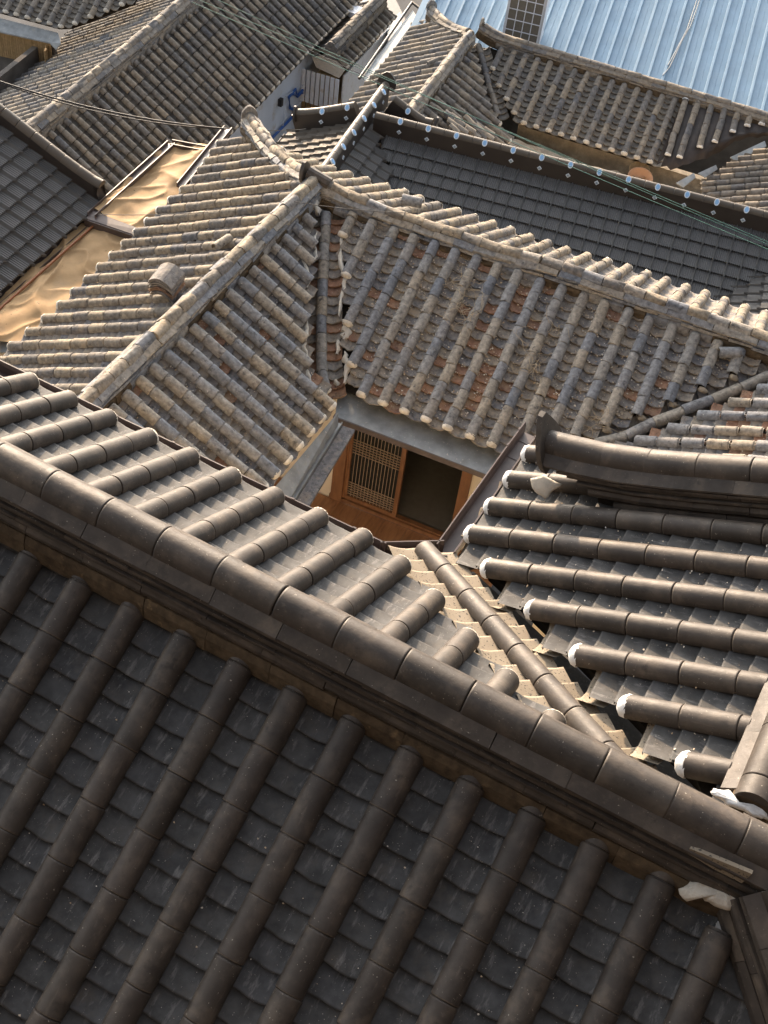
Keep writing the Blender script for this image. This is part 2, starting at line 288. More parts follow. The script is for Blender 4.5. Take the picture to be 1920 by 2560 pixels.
def plug_mesh(name, r, mat, bulge=.035, seg=10, wob=.002, seed=1):
    rnd = random.Random(seed); v = []; f = []; a0 = -.25
    rings = [(r*1.02, .014), (r*1.03, 0.), (r*.88, -bulge*.55), (r*.5, -bulge*.9)]
    for rr, y in rings:
        for i in range(seg+1):
            a = a0+(math.pi-2*a0)*i/seg; q = rr*(1+rnd.gauss(0, wob/r)); v.append((-q*math.cos(a), y+rnd.gauss(0, wob*.5), q*math.sin(a)))
    n = seg+1; v.append((0, -bulge, 0))
    for j in range(3): f += [(j*n+i, j*n+i+1, (j+1)*n+i+1, (j+1)*n+i) for i in range(seg)]
    f += [(3*n+i, 3*n+i+1, len(v)-1) for i in range(seg)]
    return mesh(name, v, f, mat, True)
def half_round(name, Lg, r, mat, seg=8, h0=0.):       # ridge piece, y along the ridge, flat underside, centred
    v = []; f = []; s = []; n = seg+1
    for rr, y in [(r-.003, -Lg/2), (r, -Lg/2+.006), (r, -Lg/2+.03), (r, Lg/2-.03), (r, Lg/2-.006), (r-.003, Lg/2)]:
        for i in range(n):
            a = math.pi*i/seg; v.append((-rr*math.cos(a), y, h0+rr*math.sin(a)))
    for j in range(5): f += [(j*n+i, j*n+i+1, (j+1)*n+i+1, (j+1)*n+i) for i in range(seg)]; s += [0 < j < 4]*seg
    f += [tuple(range(n))[::-1], tuple(range(5*n, 6*n))]; s += [False]*2
    return mesh(name, v, f, mat, s)
def ridge_block(name, Lg, prof, mat, wob=0., seed=0):            # closed profile (x, z) drawn out along y, centred
    rnd = random.Random(seed); n = len(prof); v = []
    for y in (-Lg/2, Lg/2): v += [(x+(rnd.gauss(0, wob) if wob else 0), y+(rnd.gauss(0, wob) if wob else 0), z+(rnd.gauss(0, wob) if wob else 0)) for x, z in prof]
    f = [(i, n+i, n+(i+1) % n, (i+1) % n) for i in range(n)]+[tuple(range(n)), tuple(range(n, 2*n))[::-1]]
    return mesh(name, v, f, mat)

# ------------------------------------------------------------------ roofs
class Slope:
    """A roof plane hung from a level reference line A-B; u runs along the line, v down the slope; sag bows it."""
    def __init__(s, A, B, ang, side, sag=0., V=2., lift=None):
        s.A = A; s.U = nrm(B-A); s.hd = np.array([s.U[1], -s.U[0], 0])*side; a = math.radians(ang)
        s.D = s.hd*math.cos(a)-UP*math.sin(a); s.N = np.cross(s.U, s.D); s.N = s.N*np.sign(s.N[2]); s.sag = sag; s.V = V; s.lift = lift
    def off(s, u, v):
        t = v/s.V; o = -s.sag*4*t*(1-t) if 0 < t < 1 else 0.
        return o+(s.lift(u, v) if s.lift else 0.)
    def pt(s, u, v, n=0.): return s.A+u*s.U+v*s.D+s.N*(n+s.off(u, v))
    def uv(s, px, py):
        o = 0.
        for _ in range(4):
            q = hit(px, py, s.A+s.N*o, s.N)-s.A; u, v = q@s.U, q@s.D; o = s.off(u, v)
        return u, v
    def line(s, spec):                      # a level v, or a list of sight lines -> function u -> v
        if not hasattr(spec, '__len__'): return lambda u: spec
        q = sorted(s.uv(*p) if len(p) == 2 else p[:2] for p in spec); us = [a for a, b in q]; vs = [b for a, b in q]
        def fn(u):
            if u < us[0]: k = 0
            elif u > us[-1]: k = len(us)-2
            else: return float(np.interp(u, us, vs))
            if abs(us[k+1]-us[k]) < 1e-6: return vs[k]
            return vs[k]+(u-us[k])*(vs[k+1]-vs[k])/(us[k+1]-us[k])
        return fn
def frame(p0, p1, n):                        # tile frame: y from p0 to p1, z close to n
    y = nrm(p1-p0); x = nrm(np.cross(y, n)); z = np.cross(x, y)
    m = Matrix.Identity(4)
    for i in range(3): m[i][0], m[i][1], m[i][2], m[i][3] = x[i], y[i], z[i], p0[i]
    return m
def jit(m, a, rnd, d=0.):
    r = Matrix.Rotation(rnd.gauss(0, a), 4, 'Z') @ Matrix.Rotation(rnd.gauss(0, a*.7), 4, 'X') @ Matrix.Rotation(rnd.gauss(0, a), 4, 'Y')
    return m @ Matrix.Translation((rnd.gauss(0, d), rnd.gauss(0, d), rnd.gauss(0, d*.6))) @ r

class House:
    def __init__(s, name, label, cat, loc, group=None):
        s.root = thing(name, label, cat, loc, group); s.pieces = {}; s.rnd = random.Random(len(label)*7+len(name))
    def piece(s, kind, me, m, parent): s.pieces.setdefault(kind, []).append((me, m, parent))
    def finish(s, limit=300):
        for kind, lst in s.pieces.items():
            sc = []
            for i, (me, m, par) in enumerate(lst):
                px, py, z = project(m.translation)
                vis = -40 < px < 1960 and -40 < py < 2600 and z > 0
                sc.append((0 if vis else 1, z, i))
            sc.sort()
            single = [i for k, z, i in sc if k == 0][:limit]; rest = [i for k, z, i in sc if k == 1 or True]
            chosen = set(single); rest = [i for i in rest if i not in chosen]
            for i in single:
                me, m, par = lst[i]; o = link(kind, me, par); o.matrix_local = m
            if rest:
                groups = {}
                for i in rest: groups.setdefault(lst[i][0].materials[0].name, []).append(i)
                V = []; Fc = []; S = []; mi = []; mats = []
                cache = {}
                for gi, (mn, ids) in enumerate(groups.items()):
                    mats.append(bpy.data.materials[mn])
                    for i in ids:
                        me, m, par = lst[i]
                        if me.name not in cache:
                            co = np.empty(len(me.vertices)*3); me.vertices.foreach_get('co', co)
                            sm = [p.use_smooth for p in me.polygons]; cache[me.name] = (co.reshape(-1, 3), [tuple(p.vertices) for p in me.polygons], sm)
                        co, fs, sm = cache[me.name]; A = np.array(m); w = co@A[:3, :3].T+A[:3, 3]
                        n = len(V); V.extend(map(tuple, w)); Fc.extend(tuple(k+n for k in q) for q in fs); S.extend(sm); mi.extend([gi]*len(fs))
                me = bpy.data.meshes.new(kind+'_field'); me.from_pydata(V, [], Fc)
                for k in mats: me.materials.append(k)
                me.polygons.foreach_set('use_smooth', S); me.polygons.foreach_set('material_index', mi); me.update()
                par = lst[rest[0]][2]; o = link(kind+'s', me, par); o['kind'] = 'stuff'

def deck(house, sl, top, bot, u0, u1, name='roof_slope', n=-.07, th=.1, mat='deck', step=.25, inset=.05, label=None):
    k = max(2, int((u1-u0)/step)); b = MB(); V = []
    for i in range(k+1):
        u = u0+(u1-u0)*i/k; a, c = top(u), bot(u)-inset
        if c < a+.02: c = a+.02
        for t in (0, .33, .66, 1): V.append(sl.pt(u, a+(c-a)*t, n))
        for t in (1, 0): V.append(sl.pt(u, a+(c-a)*t, n-th))
    f = [(i*6+j, (i+1)*6+j, (i+1)*6+(j+1) % 6, i*6+(j+1) % 6) for i in range(k) for j in range(6)]
    f += [tuple(range(6)), tuple(range(k*6, k*6+6))[::-1]]
    b.add(V, f); return b.part(name, M_[mat], house.root, label=label)

def tile_roof(house, sl, top, bot, u0, u1, s, ph, Lc, covers, pans, plug=None, plug_skip=None, jit_a=0., jit_d=0., Lp=None, zc=.012, pan_over=.035, label=None, skip_cover=None, red=None, deck_n=-.075, plug_z=0., cover_name='cover_tile', pan_name='pan_tile', pan_extra=0., thick=.1, gap=.0):
    top = sl.line(top); bot = sl.line(bot); rnd = house.rnd; Lp = Lp or Lc*.48
    dk = deck(house, sl, top, bot, u0, u1, n=deck_n, label=label, th=thick)
    k0 = math.ceil((u0-ph)/s); k1 = math.floor((u1-ph)/s)
    for k in range(k0, k1+1):
        u = ph+k*s; a, c = top(u), bot(u)
        if c-a < .05: continue
        if not (skip_cover and skip_cover(u)):
            v = c; first = True
            ju = rnd.gauss(0, jit_d)
            while v > a+.03:
                l = min(Lc, v-a); 
                m = frame(sl.pt(u+ju, v, zc), sl.pt(u+ju, v-l, zc), sl.N)
                if first and plug and not (plug_skip and plug_skip(u)): house.piece('end_plug', rnd.choice(plug), m @ Matrix.Translation((0, 0, plug_z)), dk)
                m = jit(m, jit_a, rnd, jit_d) @ Matrix.Scale((l+(-gap))/Lc, 4, (0, 1, 0))
                house.piece(cover_name, rnd.choice(covers), m, dk); v -= l; first = False
        u2 = u+s/2
        a, c = top(u2), bot(u2)+pan_over+pan_extra
        if u2 > u1+s*.5 or c-a < .05: continue
        v = c
        while v > a+.01:
            m = frame(sl.pt(u2, v, 0), sl.pt(u2, v-Lp, 0), sl.N); m = jit(m, jit_a*.6, rnd, jit_d*.6)
            ms = pans
            if red and rnd.random() < red[1](u2, v): ms = red[0]
            house.piece(pan_name, rnd.choice(ms), m, dk); v -= Lp
    return dk

def ridge(house, path, layers, name='ridge', core=None, jitter=0., label=None, piece_jit=0., core_from=0):
    """layers: (piece name, list of meshes, length, height above the path, stagger)"""
    path = [np.asarray(p, float) for p in path]; d = [0.]
    for a, b in zip(path, path[1:]): d.append(d[-1]+np.linalg.norm(b-a))
    T = d[-1]
    def at(t): t = min(max(t, 0), T); return np.array([np.interp(t, d, [p[i] for p in path]) for i in range(3)])
    hgt, wid, mat = core
    b = MB(); b.sweep(path[core_from:], [(-wid, -.08), (-wid, hgt*.6), (-wid*.6, hgt), (wid*.6, hgt), (wid, hgt*.6), (wid, -.08)]); dk = b.part(name, M_[mat], house.root, label=label)
    rnd = house.rnd
    for (pn, ms, Lg, h, stg, *rest) in layers:
        st0 = rest[0] if rest else 0.; t = st0-(0 if st0 else stg*Lg)
        while t < T-.02:
            a, c = max(t, 0), min(t+Lg, T)
            if c-a > .05:
                p0, p1 = at(a), at(c); mid = (p0+p1)/2; tt = nrm(p1-p0); side = nrm(np.cross(tt, UP)); up = np.cross(side, tt)
                m = frame(mid, mid+tt, up); 
                ln = np.linalg.norm(p1-p0)
                m = m @ Matrix.Translation((0, 0, h)); m = jit(m, piece_jit, rnd, jitter) @ Matrix.Scale(ln-.003, 4, (0, 1, 0))
                house.piece(pn, rnd.choice(ms), m, dk)
            t += Lg
    return dk
def drum(house, p, out, r, mat, tall=1.25, th=.035, back=0., name='end_tile', parent=None):   # pointed round tile that closes a ridge end
    out = nrm(np.array([out[0], out[1], 0])); side = np.cross(UP, out); pts = []
    for i in range(14):
        a = -math.pi*.18+i*(math.pi*1.36)/13
        k = 1+(tall-1)*max(0, math.sin(a))**6
        pts.append(p+side*r*math.cos(a)+(UP-back*out)*r*k*math.sin(a))
    b = MB(); b.prism(pts, out*th)
    inner = [p+(q-p)*.78+out*(th+.004) for q in pts]
    b.prism(inner, out*.006)
    return b.part(name, mat, house.root)
def row_along(house, pts, me, Lg, parent, kind='cover_tile', n=UP, jit_a=0., off=0., side=None):
    """one row of pieces along a line of points, laid from the first (low) to the last (high) point"""
    d = [0.]; pts = [np.asarray(p, float) for p in pts]
    for a, b in zip(pts, pts[1:]): d.append(d[-1]+np.linalg.norm(b-a))
    at = lambda t: np.array([np.interp(t, d, [p[i] for p in pts]) for i in range(3)])
    t = 0.
    while t < d[-1]-.03:
        l = min(Lg, d[-1]-t); p0, p1 = at(t), at(t+l)
        m = frame(p0, p1, n); m = m @ Matrix.Translation((off, 0, 0))
        m = jit(m, jit_a, house.rnd) @ Matrix.Scale(l/Lg, 4, (0, 1, 0)); house.piece(kind, house.rnd.choice(me), m, parent); t += l
def blob(pts, th, mat, name, parent, rough=.012, seed=3):     # irregular plaster patch: outline points on a surface, given thickness and a rounded top
    rnd = random.Random(seed); pts = [np.asarray(p, float) for p in pts]; c = sum(pts)/len(pts)
    N = nrm(np.cross(pts[1]-pts[0], pts[2]-pts[0])); 
    if N[2] < 0: N = -N
    fine = []
    for a, b in zip(pts, pts[1:]+pts[:1]):
        for t in (0, .33, .66): fine.append(a+(b-a)*t+np.array([rnd.gauss(0, rough) for _ in range(3)])*np.array([1, 1, .3]))
    n = len(fine); V = [p-N*th*.5 for p in fine]+[p+N*th*.5 for p in fine]+[c+(p-c)*.8+N*th for p in fine]+[c+N*th*1.15]
    f = []
    for j in (0, n): f += [(j+i, j+(i+1) % n, j+n+(i+1) % n, j+n+i) for i in range(n)]
    f += [(2*n+i, 2*n+(i+1) % n, 3*n) for i in range(n)]
    return part(name, mesh(name, V, f, mat, True), parent)

def ribbon(house, sl, px, w, mat, name='plaster_patch', n=.0, th=.02, seed=1, steps=5, jag=.4):
    """ragged strip of plaster laid along a line on a roof slope"""
    rnd = random.Random(seed); q = [np.array(sl.uv(*p)) for p in px]; fine = []
    for a, b in zip(q, q[1:]): fine += [a+(b-a)*t/steps for t in range(steps)]
    fine.append(q[-1]); V = []; m = len(fine)
    for i, p in enumerate(fine):
        t = fine[min(i+1, m-1)]-fine[max(i-1, 0)]; t = t/np.linalg.norm(t); s_ = np.array([-t[1], t[0]])
        k = math.sin(math.pi*min(1, max(.05, (i+.5)/m)))**.4
        a, b = w*k*(1+rnd.uniform(-jag, jag)*2), w*k*(1+rnd.uniform(-jag, jag)*2)
        for ww, h in ((-a, -.02), (-a*.7, th), (0, th*1.3), (b*.7, th), (b, -.02)): r = p+s_*ww; V.append(sl.pt(r[0], r[1], n+h+rnd.gauss(0, th*.15)))
    f = [(i*5+j, i*5+j+1, (i+1)*5+j+1, (i+1)*5+j) for i in range(m-1) for j in range(4)]
    return part(name, mesh(name, V, f, mat, True), house.root)
# ------------------------------------------------------------------ ground
b = MB(); b.add([(-600, -400, 0), (600, -400, 0), (600, 900, 0), (-600, 900, 0)], [(0, 1, 2, 3)])
g = link('ground', b.mesh('ground', M_['ground'])); tag(g, kind='structure')

# ------------------------------------------------------------------ the tall dark building added unseen behind the viewpoint to shade the near slope
HV = thing('occluder', 'tall dark clad building behind the viewpoint, unseen, added to shade the near slope', 'occluder', (3, -5, 0))
def vbox(name, c, hx, hy, hz, mat, parent=HV): b = MB(); b.box(c, (hx, 0, 0), (0, hy, 0), (0, 0, hz)); return b.part(name, M_[mat], parent)
vw = vbox('wall', (3, -7.2, 12), 16, 3, 12, 'metal_edge'); vbox('wing_wall', (10.5, 2, 12), 3, 9, 12, 'metal_edge'); vbox('parapet', (3, -7.2, 24.15), 16.2, 3.2, .15, 'grey_wall')
for k in range(4):
    for i in range(7):
        w = vbox('window', (-11+i*4.4, -4.19, 4+k*5), 1.0, .012, 1.2, 'paper'); fr_ = []
        for (dx, dz, a, c_) in ((-1.03, 0, .04, 1.24), (1.03, 0, .04, 1.24), (0, 1.24, 1.07, .04), (0, -1.24, 1.07, .04)): vbox('window_frame', (-11+i*4.4+dx, -4.17, 4+k*5+dz), a, .03, c_, 'gutter', w)

# ------------------------------------------------------------------ near house: new dark tiles, front range and right range
NC = [cover_mesh('new_cover_%d' % i, .305, .071, M_['new_cover'], 14, seed=i, taper=0.) for i in range(1)]
NP = [pan_mesh('new_pan_%d' % i, .26, .147, .02, M_['new_pan'], 6, .022, wob=.0006, seed=i, chip=.003) for i in range(4)]
NPLUG = [plug_mesh('new_plug_%d' % i, .069, M_['white_plaster'], .055, seed=i, wob=.0018) for i in range(3)]
NRIM = [plug_mesh('new_rim_%d' % i, .069, M_['mortar'], .008, seed=i+9, wob=.0004) for i in range(2)]
def layers_new(tall=True, base='brown_ridge'):
    Lr_ = .335; k = .115 if tall else .06
    dq = .031 if tall else .026
    bl = lambda n, prof, mat: [ridge_block(n, 1., prof, M_[mat], .0015, q) for q in range(3)]
    thin = lambda w: [(-w, 0), (w, 0), (w-.003, .016), (-w+.003, .016)]
    out = [('ridge_base_tile', bl('ridge_base', [(-.168, -.03), (.168, -.03), (.168, k-.05), (.15, k-.004), (-.15, k-.004), (-.168, k-.05)], base), Lr_*1.1, 0., .3),
           ('ridge_round_tile', bl('ridge_round', [(-.135, 0), (.135, 0), (.155, .02), (.158, .045), (.145, .068), (.12, .08), (-.12, .08), (-.145, .068), (-.158, .045), (-.155, .02)], 'new_ridge'), Lr_*1.05, k, .1)]
    for q, (w, st) in enumerate([(.158, .6), (.145, .15), (.156, .8), (.147, .4)][:4 if tall else 3]):
        out.append(('ridge_thin_tile', bl('ridge_thin_%d' % q, thin(w), 'new_ridge'), Lr_*1.15, k+.09+dq*q, st))
    h = k+.09+dq*(4 if tall else 3)
    out.append(('ridge_band_tile', bl('ridge_band', [(-.157, 0), (.157, 0), (.157, .012), (.083, .072), (-.083, .072), (-.157, .012)], 'new_ridge'), Lr_*1.12, h, .4))
    out.append(('ridge_cap_tile', [half_round('ridge_cap', 1., .095, M_['new_ridge'], 14)], Lr_, h+.06, .7))
    return out
LN = layers_new(); LD = layers_new(False, 'new_ridge')

A, B = P(91, 1399, 5.26), P(1660, 2203, 5.26)
Ff = Slope(A, B, 27, 1)
HN = House('hanok', 'near tiled house with new dark brown round tiles, its long ridge crossing the foreground', 'house', (A[0]+2, A[1], 0))
root_n = HN.root
ph = Ff.uv(887, 1805)[0]
HIPU = 3.72
def f_top(u): return 0.
dkF = tile_roof(HN, Ff, [(-2, -.03, 1), (HIPU, -.03, 1), (HIPU+1.6, 1.75, 1)], 2.75, -1.3, 4.9, .30*5.26/4.93, ph, .305, NC, NP, jit_a=.004, jit_d=.0012, zc=.028, label='shaded front slope with long rows of dark round tiles')
hb = -Ff.hd
Fb = Slope(A+hb*.27, B+hb*.27, 28, -1)
feave = [Fb.uv(*p)[1] for p in [(303, 1058), (596, 1197), (914, 1346)]]; EV = sum(feave)/3-.09
phb = Fb.uv(700, 1245)[0]
valley_px = [(1003, 1411), (1080, 1489), (1157, 1581), (1250, 1681), (1310, 1735)]
vb = [Fb.uv(*p) for p in valley_px]
def fb_bot(): return [(-3, EV, 1), (Fb.uv(914, 1346)[0]+.05, EV, 1)]+[(u, v-.07, 1) for u, v in vb]
dkFb = tile_roof(HN, Fb, .0, fb_bot(), -1.6, 2.75, .32, phb, .305, NC, NP, plug=NRIM, jit_a=.004, jit_d=.0012, zc=.028, label='sunlit back slope running down to the courtyard gutter')
# ridge of the front range
mid = hb*.135
ridge(HN, [A+mid+Ff.U*u+UP*(.09*max(0., (3.5-u)/4.5)) for u in np.arange(-1.4, 4.02, .3)], LN, core=(.4, .115, 'deck'), piece_jit=.003, jitter=.001, label='long front ridge of stacked dark tiles')
# hip running down to the lower right
hp = [Ff.pt(HIPU+.16+t, t*1.12-.12, .0) for t in np.arange(0, 1.9, .3)]
ridge(HN, hp, LD, name='hip_ridge', core=(.3, .1, 'deck'), piece_jit=.002, jitter=.0006)
# right range, falling towards the courtyard
Rs = Slope(P(1257, 1207, 6.2), P(1161, 1342, 6.2), 25, 1)
rends = [Rs.uv(*p) for p in [(1211, 1438), (1319, 1540), (1434, 1658), (1550, 1781), (1685, 1916)]]
r_bot = [(-1, -.07, 1), (.72, -.07, 1)]+[(u, v-.07, 1) for u, v in rends]
RS = (Rs.uv(1685, 1916)[0])/7.
RT = -2.28
dkR = tile_roof(HN, Rs, RT, r_bot, -.5, 2.35, RS, 0., .305, NC, NP, plug=NPLUG, jit_a=.004, jit_d=.0012, zc=.028, label='right range slope with rows ending in white plaster', pan_over=.03)
LIP = [pan_mesh('eave_lip_%d' % i, .30, .09, .05, M_['ochre_pan'], 8, .024, seed=i, chip=.005) for i in range(3)]
rbf = Rs.line(r_bot)
for k in range(0, 7):
    u = (k+.5)*RS; v = rbf(u)+.085; HN.piece('eave_lip_tile', LIP[k % 3], frame(Rs.pt(u, v, -.02), Rs.pt(u, v-.09, -.004), Rs.N) @ Matrix.Rotation(math.atan((rbf(u+RS/2)-rbf(u-RS/2))/RS)*.0, 4, 'Z'), dkR)
LW = [(n, m, l, h-.31, st) for n, m, l, h, st in LN if n in ('ridge_band_tile', 'ridge_cap_tile')]
ridge(HN, [Rs.pt(u, RT-.12, 0) for u in np.arange(-.6, 2.28, .3)]+[Rs.pt(2.30, RT-.12, 0)], LW, name='ridge', core=(.12, .1, 'brown_ridge'), piece_jit=.002, jitter=.0006)
# descending ridge at the far end of the right range
UR = .03
pe = hit(1345, 1200, Rs.pt(UR, 0), Rs.U); ve = (pe-Rs.A)@Rs.D
dpath = []
for v in np.arange(ve, RT-.1, -.15):
    k = max(0, 1-(ve-v)/.95); dpath.append(Rs.pt(UR, v, -.01)+UP*.13*k*k)
LE_ = [(n, m, l, h, st, {'ridge_base_tile': .55, 'ridge_round_tile': .38}.get(n, (.16+.07*(2-int(round((h-.15)/.026))) if n == 'ridge_thin_tile' else 0.))) for n, m, l, h, st in LD]
ridge(HN, dpath, LE_, name='descending_ridge', core_from=3, core=(.3, .1, 'deck'), piece_jit=.002, jitter=.0006)
drum(HN, dpath[0]+UP*.26, Rs.D, .17, M_['new_ridge'], tall=1.5, back=-.45)
# valley row between the two ranges, with sandy tiles either side
vp0, vp1 = Fb.uv(1057, 1383), Fb.uv(1475, 1850)
vd = nrm(np.array(vp1)-np.array(vp0)); vn = np.array([-vd[1], vd[0]])
def vpt(t, w, n): q = np.array(vp0)+vd*t+vn*w; return Fb.pt(q[0], q[1], n)
VT = np.linalg.norm(np.array(vp1)-np.array(vp0))
OCH = [pan_mesh('valley_pan_%d' % i, .2, .15, .018, M_['ochre_pan'], 4, .03, seed=i, chip=.004) for i in range(3)]
for w in (-.155, .155): row_along(HN, [vpt(-.02, w, -.02), vpt(VT+.45, w, -.02)], OCH, .15, dkFb, kind='valley_pan_tile', n=Fb.N)
row_along(HN, [vpt(0, 0, .02), vpt(VT+.45, 0, .02)], NC, .305, dkFb, n=Fb.N)
b = MB(); b.prism([vpt(-.02, -.45, -.105), vpt(-.02, .45, -.105), vpt(VT+.4, .65, -.105), vpt(VT+.4, -.45, -.105)], -Fb.N*.03); b.part('valley_lining', M_['new_pan'], root_n)
jp = [hit(x, y, Rs.pt(2.28, RT-.1, .10), nrm(UP+.35*Rs.U)) for x, y in Q(1280, 1600, [(1285, 985), (1300, 965), (1410, 975), (1450, 1040), (1560, 1090), (1660, 1085), (1659, 1165), (1600, 1150), (1500, 1110), (1400, 1060), (1320, 1015)])]
blob(jp, .02, M_['white_plaster'], 'plaster_joint', root_n, .003)
# plaster lump where ridge and hip meet
pb = [Ff.uv(*p) for p in Q(960, 1920, [(1262, 530), (1310, 488), (1360, 510), (1440, 530), (1530, 530), (1580, 500), (1622, 455), (1635, 520), (1590, 570), (1540, 600), (1480, 620), (1420, 595), (1360, 560), (1300, 578)], 960/1659.)]
fs_ = [hit(x, y, A+mid-hb*.15, Ff.hd) for x, y in Q(960, 1920, [(1306, 365), (1322, 348), (1450, 400), (1590, 458), (1545, 498), (1420, 435)], 960/1659.)]
b = MB(); b.prism(fs_, hb*.02); b.part('exposed_ridge_bedding', M_['ochre_pan'], root_n)
blob([Ff.pt(u, v, .1) for u, v in pb], .05, M_['mortar'], 'plaster_joint', root_n, .006)
bl = [hit(x, y, dpath[0]+Rs.U*.17, nrm(Rs.U+.6*UP)) for x, y in Q(1280, 1000, [(120, 510), (200, 485), (330, 550), (265, 590), (215, 640), (150, 590)])]
blob([p for p in bl], .02, M_['mortar'], 'plaster_joint', root_n, .004)
# gutters
GP = [(-.06, .05), (-.05, .02), (-.05, -.05), (.05, -.05), (.05, .02), (.06, .05), (.068, .05), (.06, -.06), (-.06, -.06), (-.068, .05)]
g0 = [P(-60, 903, 6.22), P(208, 1032, 6.22), P(952, 1386, 6.22)]; g1 = [P(952, 1386, 6.22), P(1112, 1382, 6.22)]; g2 = [P(1112, 1382, 6.22), P(1273, 1153, 6.22), P(1330, 1075, 6.22)]
for gg in (g0, g1, g2):
    b = MB(); b.sweep(gg, GP); gt = b.part('gutter', M_['gutter'], root_n)
    n = int(np.linalg.norm(gg[-1]-gg[0])/.55)
    for i in range(n):
        p = gg[0]+(gg[-1]-gg[0])*(i+.5)/max(n, 1) if len(gg) == 2 else gg[1]+(gg[-1]-gg[1])*(i+.5)/n
        t = nrm(gg[-1]-gg[-2]); b = MB(); b.sweep([p-t*.012, p+t*.012], [(-.072, .054), (-.064, -.064), (.064, -.064), (.072, .054), (.06, .054), (.05, -.046), (-.05, -.046), (-.06, .054)])
        b.part('gutter_clip', M_['gutter'], gt)
# walls under the eaves down to the ground
def wall_box(house, p0, p1, z0, z1, th, mat, name='wall'):
    p0 = np.array([*p0[:2], 0.]); p1 = np.array([*p1[:2], 0.]); t = p1-p0; n = nrm(np.cross(t, UP))
    b = MB(); b.box((p0+p1)/2+UP*(z0+z1)/2, t/2, n*th/2, UP*(z1-z0)/2); return b.part(name, M_[mat], house.root)
ez = P(952, 1386, 6.22)[2]
wall_box(HN, Fb.pt(-1.6, EV-.7), Fb.pt(1.35, EV-.7), 0, ez-.05, .15, 'cream_wall')
wall_box(HN, Rs.pt(-.45, -.75), Rs.pt(.6, -.75), 0, ez-.05, .15, 'cream_wall')
wall_box(HN, Ff.pt(-1.3, 2.1), Ff.pt(4.6, 2.1), 0, H-6.6, .15, 'cream_wall')

# ------------------------------------------------------------------ old house round the courtyard
OC = [cover_mesh('old_cover_%d' % i, .23, .06, M_['old_cover'], 8, wob=.0022, seed=20+i, taper=.035, chip=.012 if i > 4 else .003) for i in range(7)]
SC_ = [cover_mesh('sunlit_cover_%d' % i, .23, .06, M_['sunlit_cover'], 8, wob=.0022, seed=220+i, taper=.035, chip=.010 if i > 4 else .003) for i in range(6)]
OPn = [pan_mesh('old_pan_%d' % i, .2, .115, .042, M_['old_pan'], 6, .022, wob=.002, seed=40+i, chip=.008) for i in range(7)]
OR = [pan_mesh('red_pan_%d' % i, .2, .115, .042, M_['red_pan'], 6, .022, wob=.002, seed=60+i, chip=.008) for i in range(4)]
OPL = [plug_mesh('old_plug_%d' % i, .06, M_['lime_plug'], .035, 8, .003, seed=i) for i in range(5)]
def layers_old(Lg=.235, sc=1., mats=('old_cover', 'brown_ridge')):
    bl = lambda n, prof, mat: [ridge_block(n, 1., [(x*sc, z*sc) for x, z in prof], M_[mat], .005, k) for k in range(4)]
    return [('ridge_base_tile', bl('oridge_base', [(-.125, -.03), (.125, -.03), (.13, .02), (.12, .055), (.095, .075), (-.095, .075), (-.12, .055), (-.13, .02)], mats[1])+bl('oridge_base2', [(-.125, -.03), (.125, -.03), (.13, .02), (.12, .055), (.095, .075), (-.095, .075), (-.12, .055), (-.13, .02)], mats[0]), Lg*1.05, .0, .3),
            ('ridge_flat_tile', bl('oridge_flat', [(-.122, 0), (.122, 0), (.12, .03), (-.12, .03)], mats[0]), Lg*1.1, .082*sc, .6),
            ('ridge_flat_tile', bl('oridge_flat2', [(-.113, 0), (.113, 0), (.11, .022), (-.11, .022)], mats[0]), Lg*1.1, .117*sc, .1),
            ('ridge_band_tile', bl('oridge_band', [(-.12, 0), (.12, 0), (.118, .014), (.068, .05), (-.068, .05), (-.118, .014)], mats[0]), Lg*1.05, .144*sc, .45),
            ('ridge_cap_tile', [cover_ridge(Lg, .066*sc, M_[mats[0] if (k == 0 or mats[0] != 'old_cover') else 'sunlit_cover'], k) for k in range(4)], Lg, .185*sc, .8)]
def cover_ridge(Lg, r, mat, seed):
    me = half_round('oridge_cap', 1., r, mat, 8); rnd = random.Random(seed)
    for v in me.vertices: v.co += Vector((rnd.gauss(0, .003), rnd.gauss(0, .008), rnd.gauss(0, .003)))
    return me
LO = layers_old()
Mf = Slope(P(902, 977, 9.2), P(1244, 1107, 9.2), 26, 1)
HO = House('hanok', 'old tiled house wrapped round the small courtyard, its patchy grey and red tiles weathered', 'house', (Mf.A[0], Mf.A[1]+1, 0))
root_o = HO.root
mtops = [(885, 558), (937, 574), (991, 589), (1037, 608), (1095, 624), (1149, 639), (1199, 660), (1253, 674), (1357, 708), (1411, 728), (1469, 743), (1527, 762), (1585, 782), (1643, 797), (1699, 820), (1755, 840), (1809, 855), (1870, 870)]
MT = -1.93
mb = [Mf.uv(*p) for p in [(860, 610), (868, 701), (868, 824), (879, 917)]]
mbr = [Mf.uv(*p) for p in [(1434, 1095), (1519, 1067), (1608, 1036), (1685, 1002), (1758, 967), (1836, 936)]]
m_bot = [(u, v, 1) for u, v in mb]+[(0, .05, 1), (2.05, .05, 1), (2.1, -.2, 1)]+[(u, v, 1) for u, v in mbr]
sM = .2515
redM = lambda u, v: .36 if (u < 1.6 and math.sin(u*3+v*2.2) > .1) else .1
dkM = tile_roof(HO, Mf, MT, m_bot, -1.1, 4.1, sM, Mf.uv(1014, 1024)[0], .225, OC, OPn, plug=OPL, plug_skip=lambda u: u > 2.2, jit_a=.02, jit_d=.003, zc=.026, Lp=.113, red=(OR, redM), label='courtyard slope of mixed grey and terracotta tiles')
